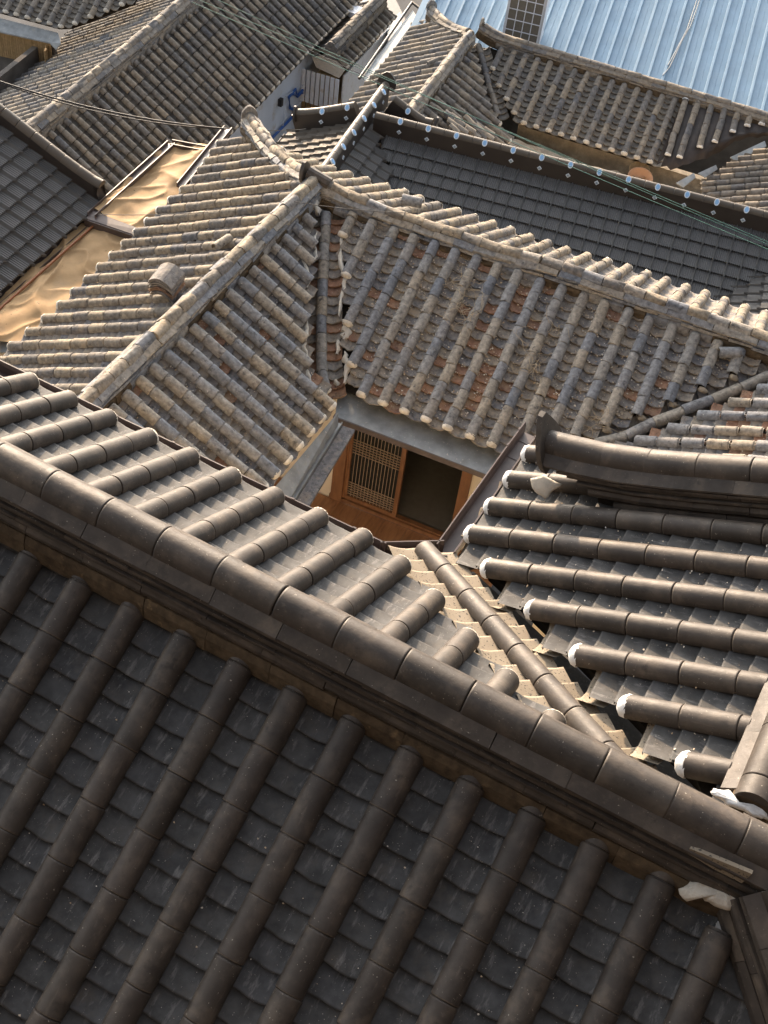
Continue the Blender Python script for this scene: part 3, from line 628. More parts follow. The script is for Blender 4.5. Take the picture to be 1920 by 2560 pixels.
# the ridge, kicking up at its left end
mh = -Mf.hd
pl0 = Mf.pt(0, MT)+mh*.11
def mridge(px, py): return hit(px, py, pl0, nrm(mh))-UP*.21
cap = [(770, 432), (815, 458), (875, 486), (933, 511), (979, 530), (1049, 553), (1099, 570), (1157, 589), (1207, 606), (1280, 630)]
mp = [mridge(*p) for p in cap]
zb = Mf.pt(0, MT)[2]
for u in np.arange(1.3, 4.4, .35): mp.append(Mf.pt(u, MT)+mh*.11)
# smooth joining of surveyed and level parts
mp = [p if i < 6 else np.array([p[0], p[1], p[2]]) for i, p in enumerate(mp)]
ridge(HO, mp, LO, core=(.2, .085, 'brown_ridge'), piece_jit=.02, jitter=.004, label='old courtyard ridge curving up to a dark end tile')
drum(HO, mp[0]+UP*.19-Mf.U*.02, -Mf.U, .12, M_['new_ridge'], back=-.1)
b = MB(); t = nrm(mp[1]-mp[0]); 
m0 = mp[0]+UP*.2
b.sweep([m0, m0+t*.28], [(-.075, 0), (-.07, .05), (-.04, .085), (0, .095), (.04, .085), (.07, .05), (.075, 0)]); b.part('ridge_cap_tile', M_['new_ridge'], root_o, label='dark smooth newer cap tile at the ridge end')
# back slope: only the row ends show over the ridge
Mb = Slope(Mf.pt(0, MT)+mh*.22, Mf.pt(3, MT)+mh*.22, 27, -1)
mbk = [(690, 355), (733, 378), (868, 442), (914, 458), (956, 471), (1003, 485), (1049, 504), (1095, 520), (1142, 535), (1192, 554), (1240, 570), (1338, 604), (1436, 639), (1537, 666), (1641, 700), (1745, 735), (1851, 770), (1905, 787)]
mbv = [Mb.uv(*p) for p in mbk]
mbv = [(u, min(max(v, .5), 2.2)) for u, v in mbv]
print('MB', [(round(u, 2), round(v, 2)) for u, v in mbv])
# ---- left range
Lr = Slope(P(748, 554, 8.3), P(274, 1021, 8.3), 27, -1)
lrb = [Lr.uv(*p) for p in [(785, 581), (787, 635), (775, 678), (775, 732), (769, 770), (767, 820), (763, 863), (775, 921)]]
LE = 1.58
lr_bot = [(u, v, 1) for u, v in lrb]+[(1.72, LE, 1), (4.5, LE, 1)]
sL = .2315; phL = Lr.uv(482, 828)[0]
dkLr = tile_roof(HO, Lr, 0., lr_bot, -.25, 4.05, sL, phL, .235, OC, OPn, plug=OPL, plug_skip=lambda u: u < 1.65, jit_a=.02, jit_d=.003, zc=.026, Lp=.117, red=(OR, lambda u, v: .06), label='left range slope facing the courtyard')
lh = -Lr.hd
lpath = [Lr.pt(u, 0)+lh*.12 for u in np.arange(-.62, 4.1, .3)]
ridge(HO, lpath, LO, core=(.2, .085, 'brown_ridge'), piece_jit=.02, jitter=.004, label='old left ridge of lichened and sun-tinted tiles')
Ll = Slope(Lr.pt(0, 0)+lh*.24, Lr.pt(3, 0)+lh*.24, 27, 1)
le = [Ll.uv(*p) for p in [(548, 366), (528, 397), (509, 428), (484, 459), (459, 478), (430, 503), (405, 528), (378, 552), (351, 579), (324, 606), (299, 633), (264, 664), (233, 693), (204, 724), (172, 751), (139, 784), (104, 814), (67.5, 843), (33, 872)]]
print('LE', [(round(u, 2), round(v, 2)) for u, v in le])
UJ = -.55
hipc = Ll.uv(618, 345)
print('hip corner', hipc, 'Mb corner', Mb.uv(612, 300))
l_top = [(hipc[0]-.1, hipc[1], 1), (UJ, 0, 1), (5, 0, 1)]
l_bot = [(hipc[0]-.2, le[0][1]+.05, 1)]+[(u, v, 1) for u, v in le[::3]]+[(4.6, le[-1][1], 1)]
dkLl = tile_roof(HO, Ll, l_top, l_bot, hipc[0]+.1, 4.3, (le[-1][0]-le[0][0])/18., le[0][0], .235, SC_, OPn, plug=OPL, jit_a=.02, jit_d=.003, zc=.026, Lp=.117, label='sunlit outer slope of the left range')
# hip kicking up to the far corner
j0 = Lr.pt(UJ, 0)+lh*.12; c0 = Ll.pt(hipc[0]-.05, hipc[1])
hp = []
for t in np.linspace(0, 1, 10): p = j0*(1-t)+c0*t; hp.append(p+UP*(.10*t**3-.08*math.sin(math.pi*t)))
ridge(HO, hp, LO, name='hip_ridge', core=(.2, .085, 'brown_ridge'), piece_jit=.02, jitter=.004)
drum(HO, hp[-1]+UP*.2, c0-j0, .11, M_['old_cover'], back=-.1)
# back slope of the middle range, from the hip to the right
uM = Mb.uv(618, 345)[0]
mb_top = [(uM-.05, ((c0-Mb.A)@Mb.D), 1), ((j0-Mb.A)@Mb.U+.1, 0., 1), (6, 0, 1)]
mb_bot = [(uM-.3, ((c0-Mb.A)@Mb.D), 1)]+[(u, v, 1) for u, v in mbv[2:]]
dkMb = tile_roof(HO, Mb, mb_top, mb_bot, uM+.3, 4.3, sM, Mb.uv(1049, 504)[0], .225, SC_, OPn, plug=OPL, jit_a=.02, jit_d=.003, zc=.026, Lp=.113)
# valley row between left and middle ranges
vpx = [(815, 978), (806, 935), (803, 850), (805, 760), (808, 680), (812, 600), (816, 535)]
vq = [Mf.uv(*p) for p in vpx]
for w in (-.135, .135): row_along(HO, [Mf.pt(u+w, v, -.035) for u, v in vq], OR+OPn[:3], .113, dkM, kind='pan_tile', n=Mf.N, jit_a=.03)
row_along(HO, [Mf.pt(u, v, .0) for u, v in vq], OC, .225, dkM, n=Mf.N, jit_a=.02)
HO.piece('end_plug', OPL[0], frame(Mf.pt(*vq[0], .01), Mf.pt(*vq[1], .01), Mf.N), dkM)
b = MB(); b.prism([Mf.pt(u+w, v, -.1) for (u, v), w in [((vq[0][0], vq[0][1]-.12), -.3), ((vq[0][0], vq[0][1]-.12), .32), (vq[-1], .75), (vq[-1], -.3)]], -Mf.N*.03); b.part('valley_lining', M_['deck'], root_o)
# plaster smeared along the valley edges
ribbon(HO, Mf, [(856, 575), (850, 640), (862, 700), (854, 745), (846, 790)], .022, M_['mortar'], n=-.01, seed=2)
ribbon(HO, Mf, [(858, 800), (866, 830), (858, 850)], .04, M_['mortar'], n=.0, seed=3)
ribbon(HO, Mf, [(862, 880), (868, 915), (860, 960)], .035, M_['mortar'], n=.0, seed=4)
ribbon(HO, Mf, [(845, 850), (843, 885)], .025, M_['mortar'], n=-.01, seed=5)
ribbon(HO, Mf, [(838, 950), (845, 965)], .025, M_['mortar'], n=-.01, seed=6)
ribbon(HO, Lr, [(792, 580), (785, 600), (790, 640), (776, 660)], .02, M_['mortar'], n=-.01, seed=7)
ribbon(HO, Lr, [(755, 640), (772, 690), (768, 720)], .022, M_['mortar'], n=-.01, seed=8)
ribbon(HO, Lr, [(745, 770), (765, 790), (768, 830), (760, 865), (770, 900)], .022, M_['mortar'], n=-.005, seed=9)
ribbon(HO, Lr, [(768, 925), (776, 950), (782, 970)], .02, M_['mortar'], n=-.01, seed=10)
ribbon(HO, Mf, [(772, 455), (785, 490), (790, 520), (800, 550)], .05, M_['mortar'], n=.10, seed=11, th=.04)
# ---- right wing of the old house
V0 = Mf.pt(*Mf.uv(1488, 1113))
R2 = Slope(V0, V0+np.array([0, -1, 0])-.02*Mf.U, 25, 1)
r2v = [R2.uv(*p) for p in [(1905, 972), (1841, 1003), (1747, 1042), (1666, 1076), (1596, 1103), (1515, 1130)]]
print('R2', [(round(u, 2), round(v, 2)) for u, v in r2v])
r2_bot = [(u, v, 1) for u, v in r2v]
sR2 = (r2v[5][0]-r2v[1][0])/4
dkR2 = tile_roof(HO, R2, -3.2, r2_bot+[(.8, .2, 1)], r2v[0][0]-.5, .75, sR2, r2v[2][0], .25, OC, OPn, jit_a=.03, jit_d=.004, Lp=.12, red=(OR, lambda u, v: .3), label='old right wing glimpsed behind the new roof')
vr = [Mf.uv(*p) for p in [(1488, 1113), (1565, 1094), (1635, 1059), (1697, 1032), (1766, 1009), (1828, 982), (1882, 963), (1925, 940)]]
for w in (-.13, .13): row_along(HO, [Mf.pt(u, v+w, -.05) for u, v in vr], OPn, .115, dkM, kind='pan_tile', n=Mf.N, jit_a=.03)
BIGC = [cover_mesh('valley_cover_%d' % i, .33, .062, M_['old_cover'], 8, wob=.0025, seed=80+i, taper=.05) for i in range(3)]
row_along(HO, [Mf.pt(u, v, .02) for u, v in vr], BIGC, .33, dkM, n=Mf.N, jit_a=.02)
b = MB(); q = [Mf.pt(u, v, -.12) for u, v in vr]; b.sweep(q, [(-.35, 0), (.35, 0), (.35, -.03), (-.35, -.03)]); b.part('valley_lining', M_['deck'], root_o)

# ------------------------------------------------------------------ courtyard room: posts, lattice door, floor
wd = nrm(np.array([Mf.U[0], Mf.U[1], 0])); wn_ = nrm(np.array([-wd[1], wd[0], 0]))
W0 = Mf.pt(0, 0)+wn_*.62
def wl_(px, py): p = hit(px, py, W0, wn_)-W0; return p@wd, p[2]+W0[2]
cz = lambda pts: [wl_(*p) for p in Q(640, 960, pts)]
fz = cz([(545, 720), (1240, 995)]); ZF = (fz[0][1]+fz[1][1])/2
ZT = Mf.A[2]-.05
print('floor z', fz, 'eave', ZT)
def wbox(name, a0, a1, z0, z1, d0, d1, mat, parent=root_o, **k):
    b = MB(); c = W0+wd*(a0+a1)/2+wn_*(d0+d1)/2; c = np.array([c[0], c[1], (z0+z1)/2]); b.box(c, wd*(a1-a0)/2, wn_*(d1-d0)/2, UP*(z1-z0)/2)
    return b.part(name, M_[mat], parent, **k)
a_ = {k: cz([v])[0][0] for k, v in dict(pl0=(505, 600), pl1=(585, 600), d0=(575, 640), d1=(925, 770), r0=(1300, 780), r1=(1365, 780), wl=(395, 560), wr=(1500, 700)).items()}
wbox('wall', a_['wl']-1.2, a_['pl0'], ZF-.35, ZT, -.02, .1, 'cream_wall')
wbox('post', a_['pl0'], a_['d0'], ZF-.3, ZT, -.06, .08, 'wood')
wbox('post', a_['r0'], a_['r1'], ZF-.3, ZT, -.06, .08, 'wood')
wbox('wall', a_['r1'], a_['r1']+1.8, ZF-.35, ZT, -.02, .1, 'cream_wall')
sill = wbox('door_sill', a_['pl0']-.02, a_['r1'], ZF-.06, ZF, -.05, .06, 'wood')
door = wbox('lattice_door', a_['d0']+.05, a_['d1']-.05, ZF+.06, ZT-.1, .0, .012, 'paper')
dz0 = ZF+.01
for (x0, x1, z0, z1) in [(a_['d0'], a_['d0']+.055, dz0, ZT-.04), (a_['d1']-.055, a_['d1'], dz0, ZT-.04), (a_['d0']+.055, a_['d1']-.055, dz0, dz0+.06), (a_['d0']+.055, a_['d1']-.055, ZT-.1, ZT-.04)]:
    wbox('door_frame', x0, x1, z0, z1, -.03, .02, 'wood', parent=door)
b = MB()
def bar(x0, x1, z0, z1, d=-.014):
    c = W0+wd*(x0+x1)/2+wn_*d; b.box((c[0], c[1], (z0+z1)/2), wd*(x1-x0)/2, wn_*.007, UP*(z1-z0)/2)
xa, xb = a_['d0']+.055, a_['d1']-.055
for i in range(1, 14):
    x = xa+(xb-xa)*i/14; bar(x-.0022, x+.0022, dz0+.06, ZT-.1)
zl = [dz0+.06+.04*i for i in range(1, 7)]
zt0 = cz([(645, 440)])[0][1]; zl += [zt0+.042*i for i in range(0, 6)]
for z in zl: bar(xa, xb, z-.0022, z+.0022, -.019)
b.part('lattice', M_['lattice'], door)
wbox('door_rail', a_['d1'], a_['r0'], ZF+.0, ZF+.02, -.02, .04, 'wood')
# room behind the open half
rw = MB(); c0_ = W0+wd*(a_['d0']+a_['r0'])/2+wn_*1.3
wbox('room_floor', a_['pl0'], a_['r1'], ZF-.12, ZF-.01, .1, 2.4, 'room'); wbox('room_back_wall', a_['pl0'], a_['r1'], ZF, ZT, 2.4, 2.5, 'room')
wbox('room_side_wall', a_['pl0']-.1, a_['pl0'], ZF, ZT, .11, 2.4, 'room'); wbox('room_side_wall', a_['r1'], a_['r1']+.1, ZF, ZT, .11, 2.4, 'room'); wbox('ceiling', a_['pl0']-.1, a_['r1']+.1, ZT, ZT+.06, -.0, 2.5, 'room')
# veranda boards
xs = np.linspace(a_['wl']-.9, a_['r1']+.6, 12)
for i in range(11):
    wbox('floor_board', xs[i]+.002, xs[i+1]-.002, ZF-.12-.001*(i % 3), ZF-.062-.001*(i % 3), -1.1, -.052, 'wood_floor')
wbox('floor_beam', xs[0], xs[-1], ZF-.24, ZF-.055, -1.2, -1.103, 'wood')
# yard floor and flashing
b = MB(); b.box((W0[0]+.3, W0[1]-1.4, ZF-.8), (2.6, 0, 0), (0, 1.5, 0), (0, 0, .1)); yd = link('courtyard_floor', b.mesh('courtyard_floor', M_['grey_wall'])); tag(yd, kind='structure')
fl = [Mf.uv(*p) for p in Q(640, 960, [(560, 75), (1640, 490), (1540, 605), (510, 205)])]
b = MB(); b.prism([P(850, 940, 9.36), P(1305, 1105, 9.36), P(1235, 1193, 9.42), P(838, 1040, 9.42)], (0, 0, -.012)); b.part('eave_flashing', M_['flashing'], root_o)
b = MB(); b.sweep([P(835, 1042, 9.45), P(1236, 1195, 9.45)], [(-.03, .03), (.03, .03), (.03, -.04), (-.03, -.04)]); b.part('gutter', M_['gutter'], root_o)
b = MB(); b.prism([P(846, 1030, 9.16), P(820, 1060, 9.16), P(650, 1262, 9.16), P(712, 1270, 9.32), P(845, 1062, 9.32)], (0, 0, -.012)); b.part('eave_flashing', M_['flashing'], root_o)
GL = [P(845, 1058, 9.36), P(705, 1282, 9.36)]
b = MB(); b.sweep(GL, [(-.05, .04), (-.05, -.04), (.05, -.04), (.05, .04), (.042, .04), (.042, .01), (-.042, .01), (-.042, .04)]); b.part('gutter', M_['flashing'], root_o)
GL2 = [p+np.array([.13, 0, -.02]) for p in GL]
b = MB(); b.sweep(GL2, [(-.07, .02), (.07, .02), (.07, -.02), (-.07, -.02)]); b.part('gravel_gutter_bed', M_['old_pan'], root_o)
for k in (0, 1):
    b = MB(); b.tube([P(836+6*k, 1060, 9.30), P(790+5*k, 1120, 9.31), P(720+4*k, 1210, 9.32), P(700+3*k, 1280, 9.32)], .008, 5); o = link('cable', b.mesh('cable', M_['cable_black'])); tag(o, 'black cable on the courtyard eave, ' + ('inner of the pair' if k else 'outer of the pair'), 'cable')
# ------------------------------------------------------------------ house with pressed-metal roof and blue roundels (behind the courtyard)
def metal_roof(house, sl, top, bot, u0, u1, s, ph, e, meshes, label=None, mat='metal_edge', name='metal_tile', thick=.06):
    top = sl.line(top); bot = sl.line(bot); dk = deck(house, sl, top, bot, u0, u1, n=-.03, th=thick, mat=mat, label=label, inset=.0)
    for k in range(math.ceil((u0-ph)/s), math.floor((u1-ph)/s)+1):
        u = ph+k*s; a, c = top(u), bot(u); v = math.ceil(c/e)*e
        while v > a+e*.4:
            if v-e*.5 <= c: house.piece(name, house.rnd.choice(meshes), frame(sl.pt(u, v, -.0), sl.pt(u, v-e, -.0), sl.N), dk)
            v -= e
    return dk
MT_ = [metal_mesh('metal_tile_0', .224, .23, M_['metal_tile'])]
MTd = [metal_mesh('metal_tile_dusty', .224, .23, M_['metal_tile_dusty'])]
CAPM = [half_round('metal_cap', 1., .075, M_['metal_tile_dusty'], 8)]
def disc(name, r, th, mat, n=12, squash=1.):
    v = [(r*math.cos(2*math.pi*i/n), 0, r*squash*math.sin(2*math.pi*i/n)) for i in range(n)]; v += [(x, -th, z) for x, y, z in v]
    return mesh(name, v, [tuple(range(n)), tuple(range(n, 2*n))[::-1]]+[(i, n+i, n+(i+1) % n, (i+1) % n) for i in range(n)], mat)
RND = disc('roundel', .043, .02, M_['pin'], 12, 1.3); RNB = disc('roundel_face', .03, .026, M_['pin_blue'], 12, 1.35); DIA = disc('diamond', .04, .012, M_['pin'], 4); DIB = disc('diamond_face', .026, .017, M_['pin_grey'], 4)
def metal_ridge(house, path, pins=True, side=-1, hgt=.27, phase=.1, dia=True, cap_h=None, label=None):
    path = [np.asarray(p, float) for p in path]; b = MB(); b.sweep(path, [(-.075, -.1), (-.075, hgt), (.075, hgt), (.075, -.1)]); dk = b.part('ridge', M_['metal_edge'], house.root, label=label)
    T = sum(np.linalg.norm(b_-a_) for a_, b_ in zip(path, path[1:])); d = [0.]
    for a_, b_ in zip(path, path[1:]): d.append(d[-1]+np.linalg.norm(b_-a_))
    at = lambda t: np.array([np.interp(t, d, [p[i] for p in path]) for i in range(3)])
    t = 0.
    while t < T-.05:
        l = min(.237, T-t); p0, p1 = at(t), at(t+l); tt = nrm(p1-p0); m = frame((p0+p1)/2, (p0+p1)/2+tt, np.cross(nrm(np.cross(tt, UP)), tt)) @ Matrix.Translation((0, 0, hgt-.005))
        house.piece('ridge_cap_tile', CAPM[0], m @ Matrix.Scale(l-.006, 4, (0, 1, 0)), dk); t += .237
    if pins:
        t = phase
        while t < T-.03:
            p = at(t); tt = nrm(at(t+.05)-at(t-.05)); sd = nrm(np.cross(tt, UP))*side
            up = nrm(UP*.5+sd*.86); X = nrm(np.cross(up, sd)); 
            def fr(o, out):
                z = nrm(UP-out*(UP@out)); x = nrm(np.cross(-out, z)); m = Matrix.Identity(4)
                for i in range(3): m[i][0], m[i][1], m[i][2], m[i][3] = x[i], -out[i], z[i], o[i]
                return m
            out = nrm(sd*.8+UP*.6); o = p+UP*hgt+out*.078
            house.piece('roundel', RND, fr(o, out), dk); house.piece('roundel_face', RNB, fr(o, out), dk)
            if dia:
                o = p+sd*.076+UP*hgt*.5; house.piece('diamond', DIA, fr(o, sd), dk); house.piece('diamond_face', DIB, fr(o, sd), dk)
            t += .474
    return dk
Bf = Slope(P(945, 336, 11.2), P(1920, 586, 11.2), 25, 1)
HB = House('hanok', 'dark pressed-metal roof house behind the old ridge, its ridges studded with pale blue roundels', 'house', (Bf.pt(2, 0)[0], Bf.pt(2, 0)[1], 0))
vl = [Bf.uv(956, 359), Bf.uv(979, 486)]; vr_ = [Bf.uv(1797, 747), Bf.uv(1920, 690)]
slv = (vl[1][0]-vl[0][0])/(vl[1][1]-vl[0][1])
b_bot = [(vl[0][0]-.06, vl[0][1]-.1, 1), (vl[0][0]+.8*1.9, 1.95, 1), (vr_[0][0]-.5, 1.95, 1), (vr_[0][0], vr_[0][1], 1), (vr_[1][0], vr_[1][1], 1)]
b_bot = [(vl[0][0], vl[0][1], 1), (vl[1][0], vl[1][1], 1), (vl[1][0]+.25, 1.6, 1), (vr_[0][0]-.25, 1.6, 1), (vr_[0][0], vr_[0][1], 1), (vr_[1][0], vr_[1][1], 1)]
metal_roof(HB, Bf, .0, b_bot, .05, 7.2, .224, Bf.uv(1350, 530)[0], .23, MT_, label='charcoal pressed-metal front slope')
bh = -Bf.hd
metal_ridge(HB, [Bf.pt(u, 0)+bh*.08 for u in np.arange(-.1, 7.3, .5)], side=1, phase=((Bf.uv(1344, 440)[0]+.1) % .474), label='straight brown ridge with blue roundels')
Bk = Slope(Bf.pt(0, 0)+bh*.16, Bf.pt(3, 0)+bh*.16, 25, -1)
deck(HB, Bk, Bk.line(0.), Bk.line(2.0), .6, 7.2, mat='metal_tile', n=0.)
By0, By1 = P(822, 440, 11.15), P(984, 217, 11.15)
Bl = Slope(By0-np.array([.08, 0, 0]), By1-np.array([.08, 0, 0]), 25, -1); Br = Slope(By0+np.array([.08, 0, 0]), By1+np.array([.08, 0, 0]), 25, 1)
TB = np.linalg.norm(By1-By0)
print('B wing', By0, By1, [Bl.uv(*p) for p in [(696, 369), (754, 316), (774, 318), (954, 256), (770, 290)]], [Br.uv(*p) for p in [(945, 330), (956, 359), (979, 486), (1008, 231), (1080, 313)]])
be = Bl.uv(696, 369)[1]
uE = Bl.uv(954, 262)[0]; uN = 1.78
metal_roof(HB, Bl, .0, be, -.9, uN, .224, .1, .23, MTd, label='dusty metal slope catching the sun')
rv = [Br.uv(945, 330), Br.uv(979, 486)]
metal_roof(HB, Br, .0, [(rv[1][0], rv[1][1], 1), (rv[0][0], rv[0][1], 1), (rv[0][0]+.05, 1.6, 1), (uE, 1.6, 1)], rv[1][0]-.6, uE, .224, .1, .23, MT_)
metal_ridge(HB, [By0+(By1-By0)*t for t in np.linspace(-.25, uE/TB+.09, 8)], side=1, phase=.22)
for sl, sd, pe_ in ((Bl, -1, (770, 292)), (Br, 1, (1085, 318))):
    vE = Bl.uv(*pe_)[1] if sl is Bl else Br.uv(*pe_)[1]; vE = min(max(vE, 1.0), 2.1)
    pth = [sl.pt((uN if sl is Bl else uE)+.02, v, .0)+UP*((.06 if sl is Bl else .14)*max(0, (v-.6)/(vE-.6))**2) for v in np.linspace(.05, vE, 6)]
    metal_ridge(HB, pth, side=-1 if sl is Bl else 1, phase=vE-.08-.474*int((vE-.1)/.474))
    drum(HB, pth[-1]+UP*.24, sl.hd, .13, M_['metal_edge'], back=-.2)
drum(HB, By0+(By1-By0)*(uE/TB+.10)+UP*.27, By1-By0, .17, M_['metal_edge'], back=-.15)
V0 = Bf.pt(*vr_[0]); Bq = Slope(V0, V0+nrm(-Bf.U[1]*np.array([0., 0, 0])+Bf.hd), 25, 1)
q1 = Bq.uv(1925, 690)
metal_roof(HB, Bq, -2.4, [(q1[0], q1[1], 1), (0, 0, 1), (1.2, 0.2, 1)], q1[0], 1.2, .224, .1, .23, MT_)
bz = H-13.4
wall_box(HB, Bf.pt(.5, 1.35), Bf.pt(6.6, 1.35), 0, H-12.0, .15, 'cream_wall'); wall_box(HB, Bl.pt(-.8, be-.4), Bl.pt(uN-.3, be-.4), 0, H-12.0, .15, 'cream_wall')
wall_box(HB, Bk.pt(.6, 1.5), Bk.pt(7, 1.5), 0, H-12.0, .15, 'cream_wall')
b = MB(); b.sweep([Bl.pt(-1., be+.05, -.05), Bl.pt(uN-.05, be+.05, -.05)], GP); b.part('gutter', M_['metal_edge'], HB.root)

# ------------------------------------------------------------------ top-right old house with a tarpaulin patch
FC = [cover_mesh('far_cover_%d' % i, .25, .063, M_['far_cover'], 6, wob=.003, seed=120+i, taper=.05) for i in range(5)]
FP = [pan_mesh('far_pan_%d' % i, .205, .13, .042, M_['far_pan'], 5, .026, wob=.002, seed=140+i, chip=.006) for i in range(5)]
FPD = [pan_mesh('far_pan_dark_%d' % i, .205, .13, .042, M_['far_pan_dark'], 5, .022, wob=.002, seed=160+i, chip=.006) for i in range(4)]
FPL = [plug_mesh('far_plug_%d' % i, .064, M_['mortar'], .04, 7, .003, seed=30+i) for i in range(3)]
LF = layers_old(.26, 1., ('far_cover', 'brown_ridge'))
Tf = Slope(P(1309, 309, 12.9), P(1627, 407, 12.9), 26, 1)
HT = House('hanok', 'old sunlit tiled house below the blue metal roof, one slope partly wrapped in brown tarpaulin', 'house', (Tf.A[0], Tf.A[1]+1, 0))
tt_ = [Tf.uv(*p) for p in [(1235, 125), (1300, 140), (1415, 170), (1520, 197), (1680, 240)]]; TT = sum(v for u, v in tt_)/5
print('T', tt_, [Tf.uv(*p) for p in [(1245, 290), (1194, 113), (1669, 390), (1900, 310), (1915, 316)]])
tv = [Tf.uv(*p) for p in [(1235, 125), (1240, 205), (1262, 242)]]
tb_r = [Tf.uv(*p) for p in [(1669, 392), (1698, 397), (1748, 375), (1788, 360), (1829, 337), (1866, 320), (1905, 317)]]
sT = .2575
uA = Tf.uv(1660, 400)[0]
dkT = tile_roof(HT, Tf, TT, [(tv[0][0]-.08, tv[0][1]+.1, 1), (tv[1][0], tv[1][1], 1), (tv[2][0], tv[2][1], 1), (-.1, 0, 1), (9, 0, 1)], tv[0][0]-.1, uA-.1, sT, 0., .25, FC, FP, plug=FPL, jit_a=.022, jit_d=.003, zc=.022, Lp=.13)
# tarpaulin over the right part, rows of cover tiles laid on top of it
u1_ = uA-.1; n = 46; b = MB(); V = []
endv = Tf.line([(u, v+.18, 1) for u, v in tb_r])
rnd = random.Random(4)
for i in range(n+1):
    u = u1_+(4.3-0)*i/n; ph_ = ((u-uA-.16)/sT*2*math.pi)
    ve_ = endv(min(u, tb_r[-1][0]+.2))+.05*math.sin(ph_+1)
    for j in range(15):
        v = TT+.02+(ve_-TT)*j/14
        fold = .03*math.cos(ph_)*min(1, j/3)+(.05*math.sin(3*u+9*(v))*max(0, j-10)/4)-(.14*max(0, j-12)/2)
        V.append(Tf.pt(u, v, .035+fold))
b.add(V, [(i*15+j, i*15+j+1, (i+1)*15+j+1, (i+1)*15+j) for i in range(n) for j in range(14)], True)
tp = link('tarpaulin', b.mesh('tarpaulin', M_['tarp'])); tag(tp, 'dark brown tarpaulin draped over the top right tiled slope', 'tarpaulin')
dkTd = deck(HT, Tf, Tf.line(TT), Tf.line([(u, v, 1) for u, v in tb_r]), u1_, tb_r[-1][0]+.6, n=-.06)
ROWP = [plug_mesh('row_plaster_%d' % i, .062, M_['white_plaster'], .02, 6, .002, seed=70+i) for i in range(2)]
tops = [Tf.uv(*p) for p in Q(1520, 180, [(800, 310), (930, 330), (1070, 350), (1215, 390), (1340, 425), (1480, 440), (1615, 465)], 400/1659.)]
bots = [Tf.uv(*p) for p in Q(1520, 180, [(615, 880), (735, 905), (945, 800), (1100, 745), (1285, 640), (1435, 580), (1585, 565)], 400/1659.)]
for (ua, va), (ub, vb_) in zip(tops, bots):
    u = (ua+ub)/2
    row_along(HT, [Tf.pt(ub, vb_, .07), Tf.pt(ua, va, .07)], FC, .25, dkTd, n=Tf.N, jit_a=.02)
    HT.piece('end_plug', ROWP[0], frame(Tf.pt(ub, vb_, .07), Tf.pt(ua, va, .07), Tf.N), dkTd)
    HT.piece('end_plug', ROWP[1], frame(Tf.pt(ua, va, .07), Tf.pt(ub, vb_, .07), Tf.N), dkTd)
th_ = -Tf.hd
jT = Tf.pt(tv[0][0]-.55, TT)+th_*.12
pT = [Tf.pt(u, TT)+th_*.12+UP*(.22*max(0, (tv[0][0]+.2-u)/.8)**2) for u in np.arange(tv[0][0]-.45, 6.5, .3)]
ridge(HT, pT, LF, core=(.2, .085, 'brown_ridge'), piece_jit=.02, jitter=.004)
drum(HT, pT[0]+UP*.17+Tf.U*.08, -Tf.U, .11, M_['old_cover'])
# left range of that house
Tr = Slope(P(1167, 135, 12.05), P(1083, 246, 12.05), 26, -1)
trb = [Tr.uv(*p) for p in [(1194, 164), (1199, 190), (1208, 217), (1213, 243), (1223, 268), (1250, 318)]]
print('Tr', trb, Tr.uv(1245, 335))
sTr = Tr.uv(1083, 246)[0]/8
dkTr = tile_roof(HT, Tr, 0., [(u, v, 1) for u, v in trb]+[(trb[-1][0]+.05, 1.62, 1), (5, 1.62, 1)], -.2, 3.4, sTr, 0., .25, FC, FP, plug=FPL, plug_skip=lambda u: u < 1.2, jit_a=.025, jit_d=.003, zc=.022, Lp=.13)
tlh = -Tr.hd
ridge(HT, [Tr.pt(u, 0)+tlh*.12 for u in np.arange(-.5, 3.5, .3)], LF, core=(.2, .085, 'brown_ridge'), piece_jit=.02, jitter=.004)
Tl = Slope(Tr.pt(0, 0)+tlh*.24, Tr.pt(3, 0)+tlh*.24, 27, 1)
tle = [Tl.uv(*p) for p in [(1035, 55), (1024, 84), (1008, 106), (985, 130), (965, 157), (937, 189), (902, 228)]]
print('Tl', tle)
hc = Tl.uv(1075, 52)
tlv = sum(v for u, v in tle)/len(tle)
tile_roof(HT, Tl, [(hc[0], hc[1], 1), (-.5, 0, 1), (6, 0, 1)], [(u, v, 1) for u, v in tle]+[(5, tle[-1][1], 1)], hc[0]+.1, 3.6, (tle[-1][0]-tle[0][0])/13, tle[0][0], .25, FC, FP, plug=None, jit_a=.025, jit_d=.003, zc=.022, Lp=.13)
j1 = Tr.pt(-.5, 0)+tlh*.12; c1 = Tl.pt(*hc)
hp = [j1*(1-t)+c1*t+UP*(.10*t**3-.06*math.sin(math.pi*t)) for t in np.linspace(0, 1, 9)]
ridge(HT, hp, LF, name='hip_ridge', core=(.2, .085, 'brown_ridge'), piece_jit=.02, jitter=.004)
drum(HT, hp[-1]+UP*.2, c1-j1, .12, M_['old_cover'], back=-.1)
vq = [Tf.uv(*p) for p in [(1245, 290), (1234, 255), (1223, 217), (1208, 154), (1196, 113)]]
for w in (-.13, .13): row_along(HT, [Tf.pt(u+w, v, -.03) for u, v in vq], FP, .13, dkT, kind='pan_tile', n=Tf.N, jit_a=.04)
row_along(HT, [Tf.pt(u, v, .01) for u, v in vq], FC, .25, dkT, n=Tf.N, jit_a=.03)
b = MB(); b.sweep([Tf.pt(u, v, -.1) for u, v in vq], [(-.3, 0), (.3, 0), (.3, -.03), (-.3, -.03)]); b.part('valley_lining', M_['deck'], HT.root)
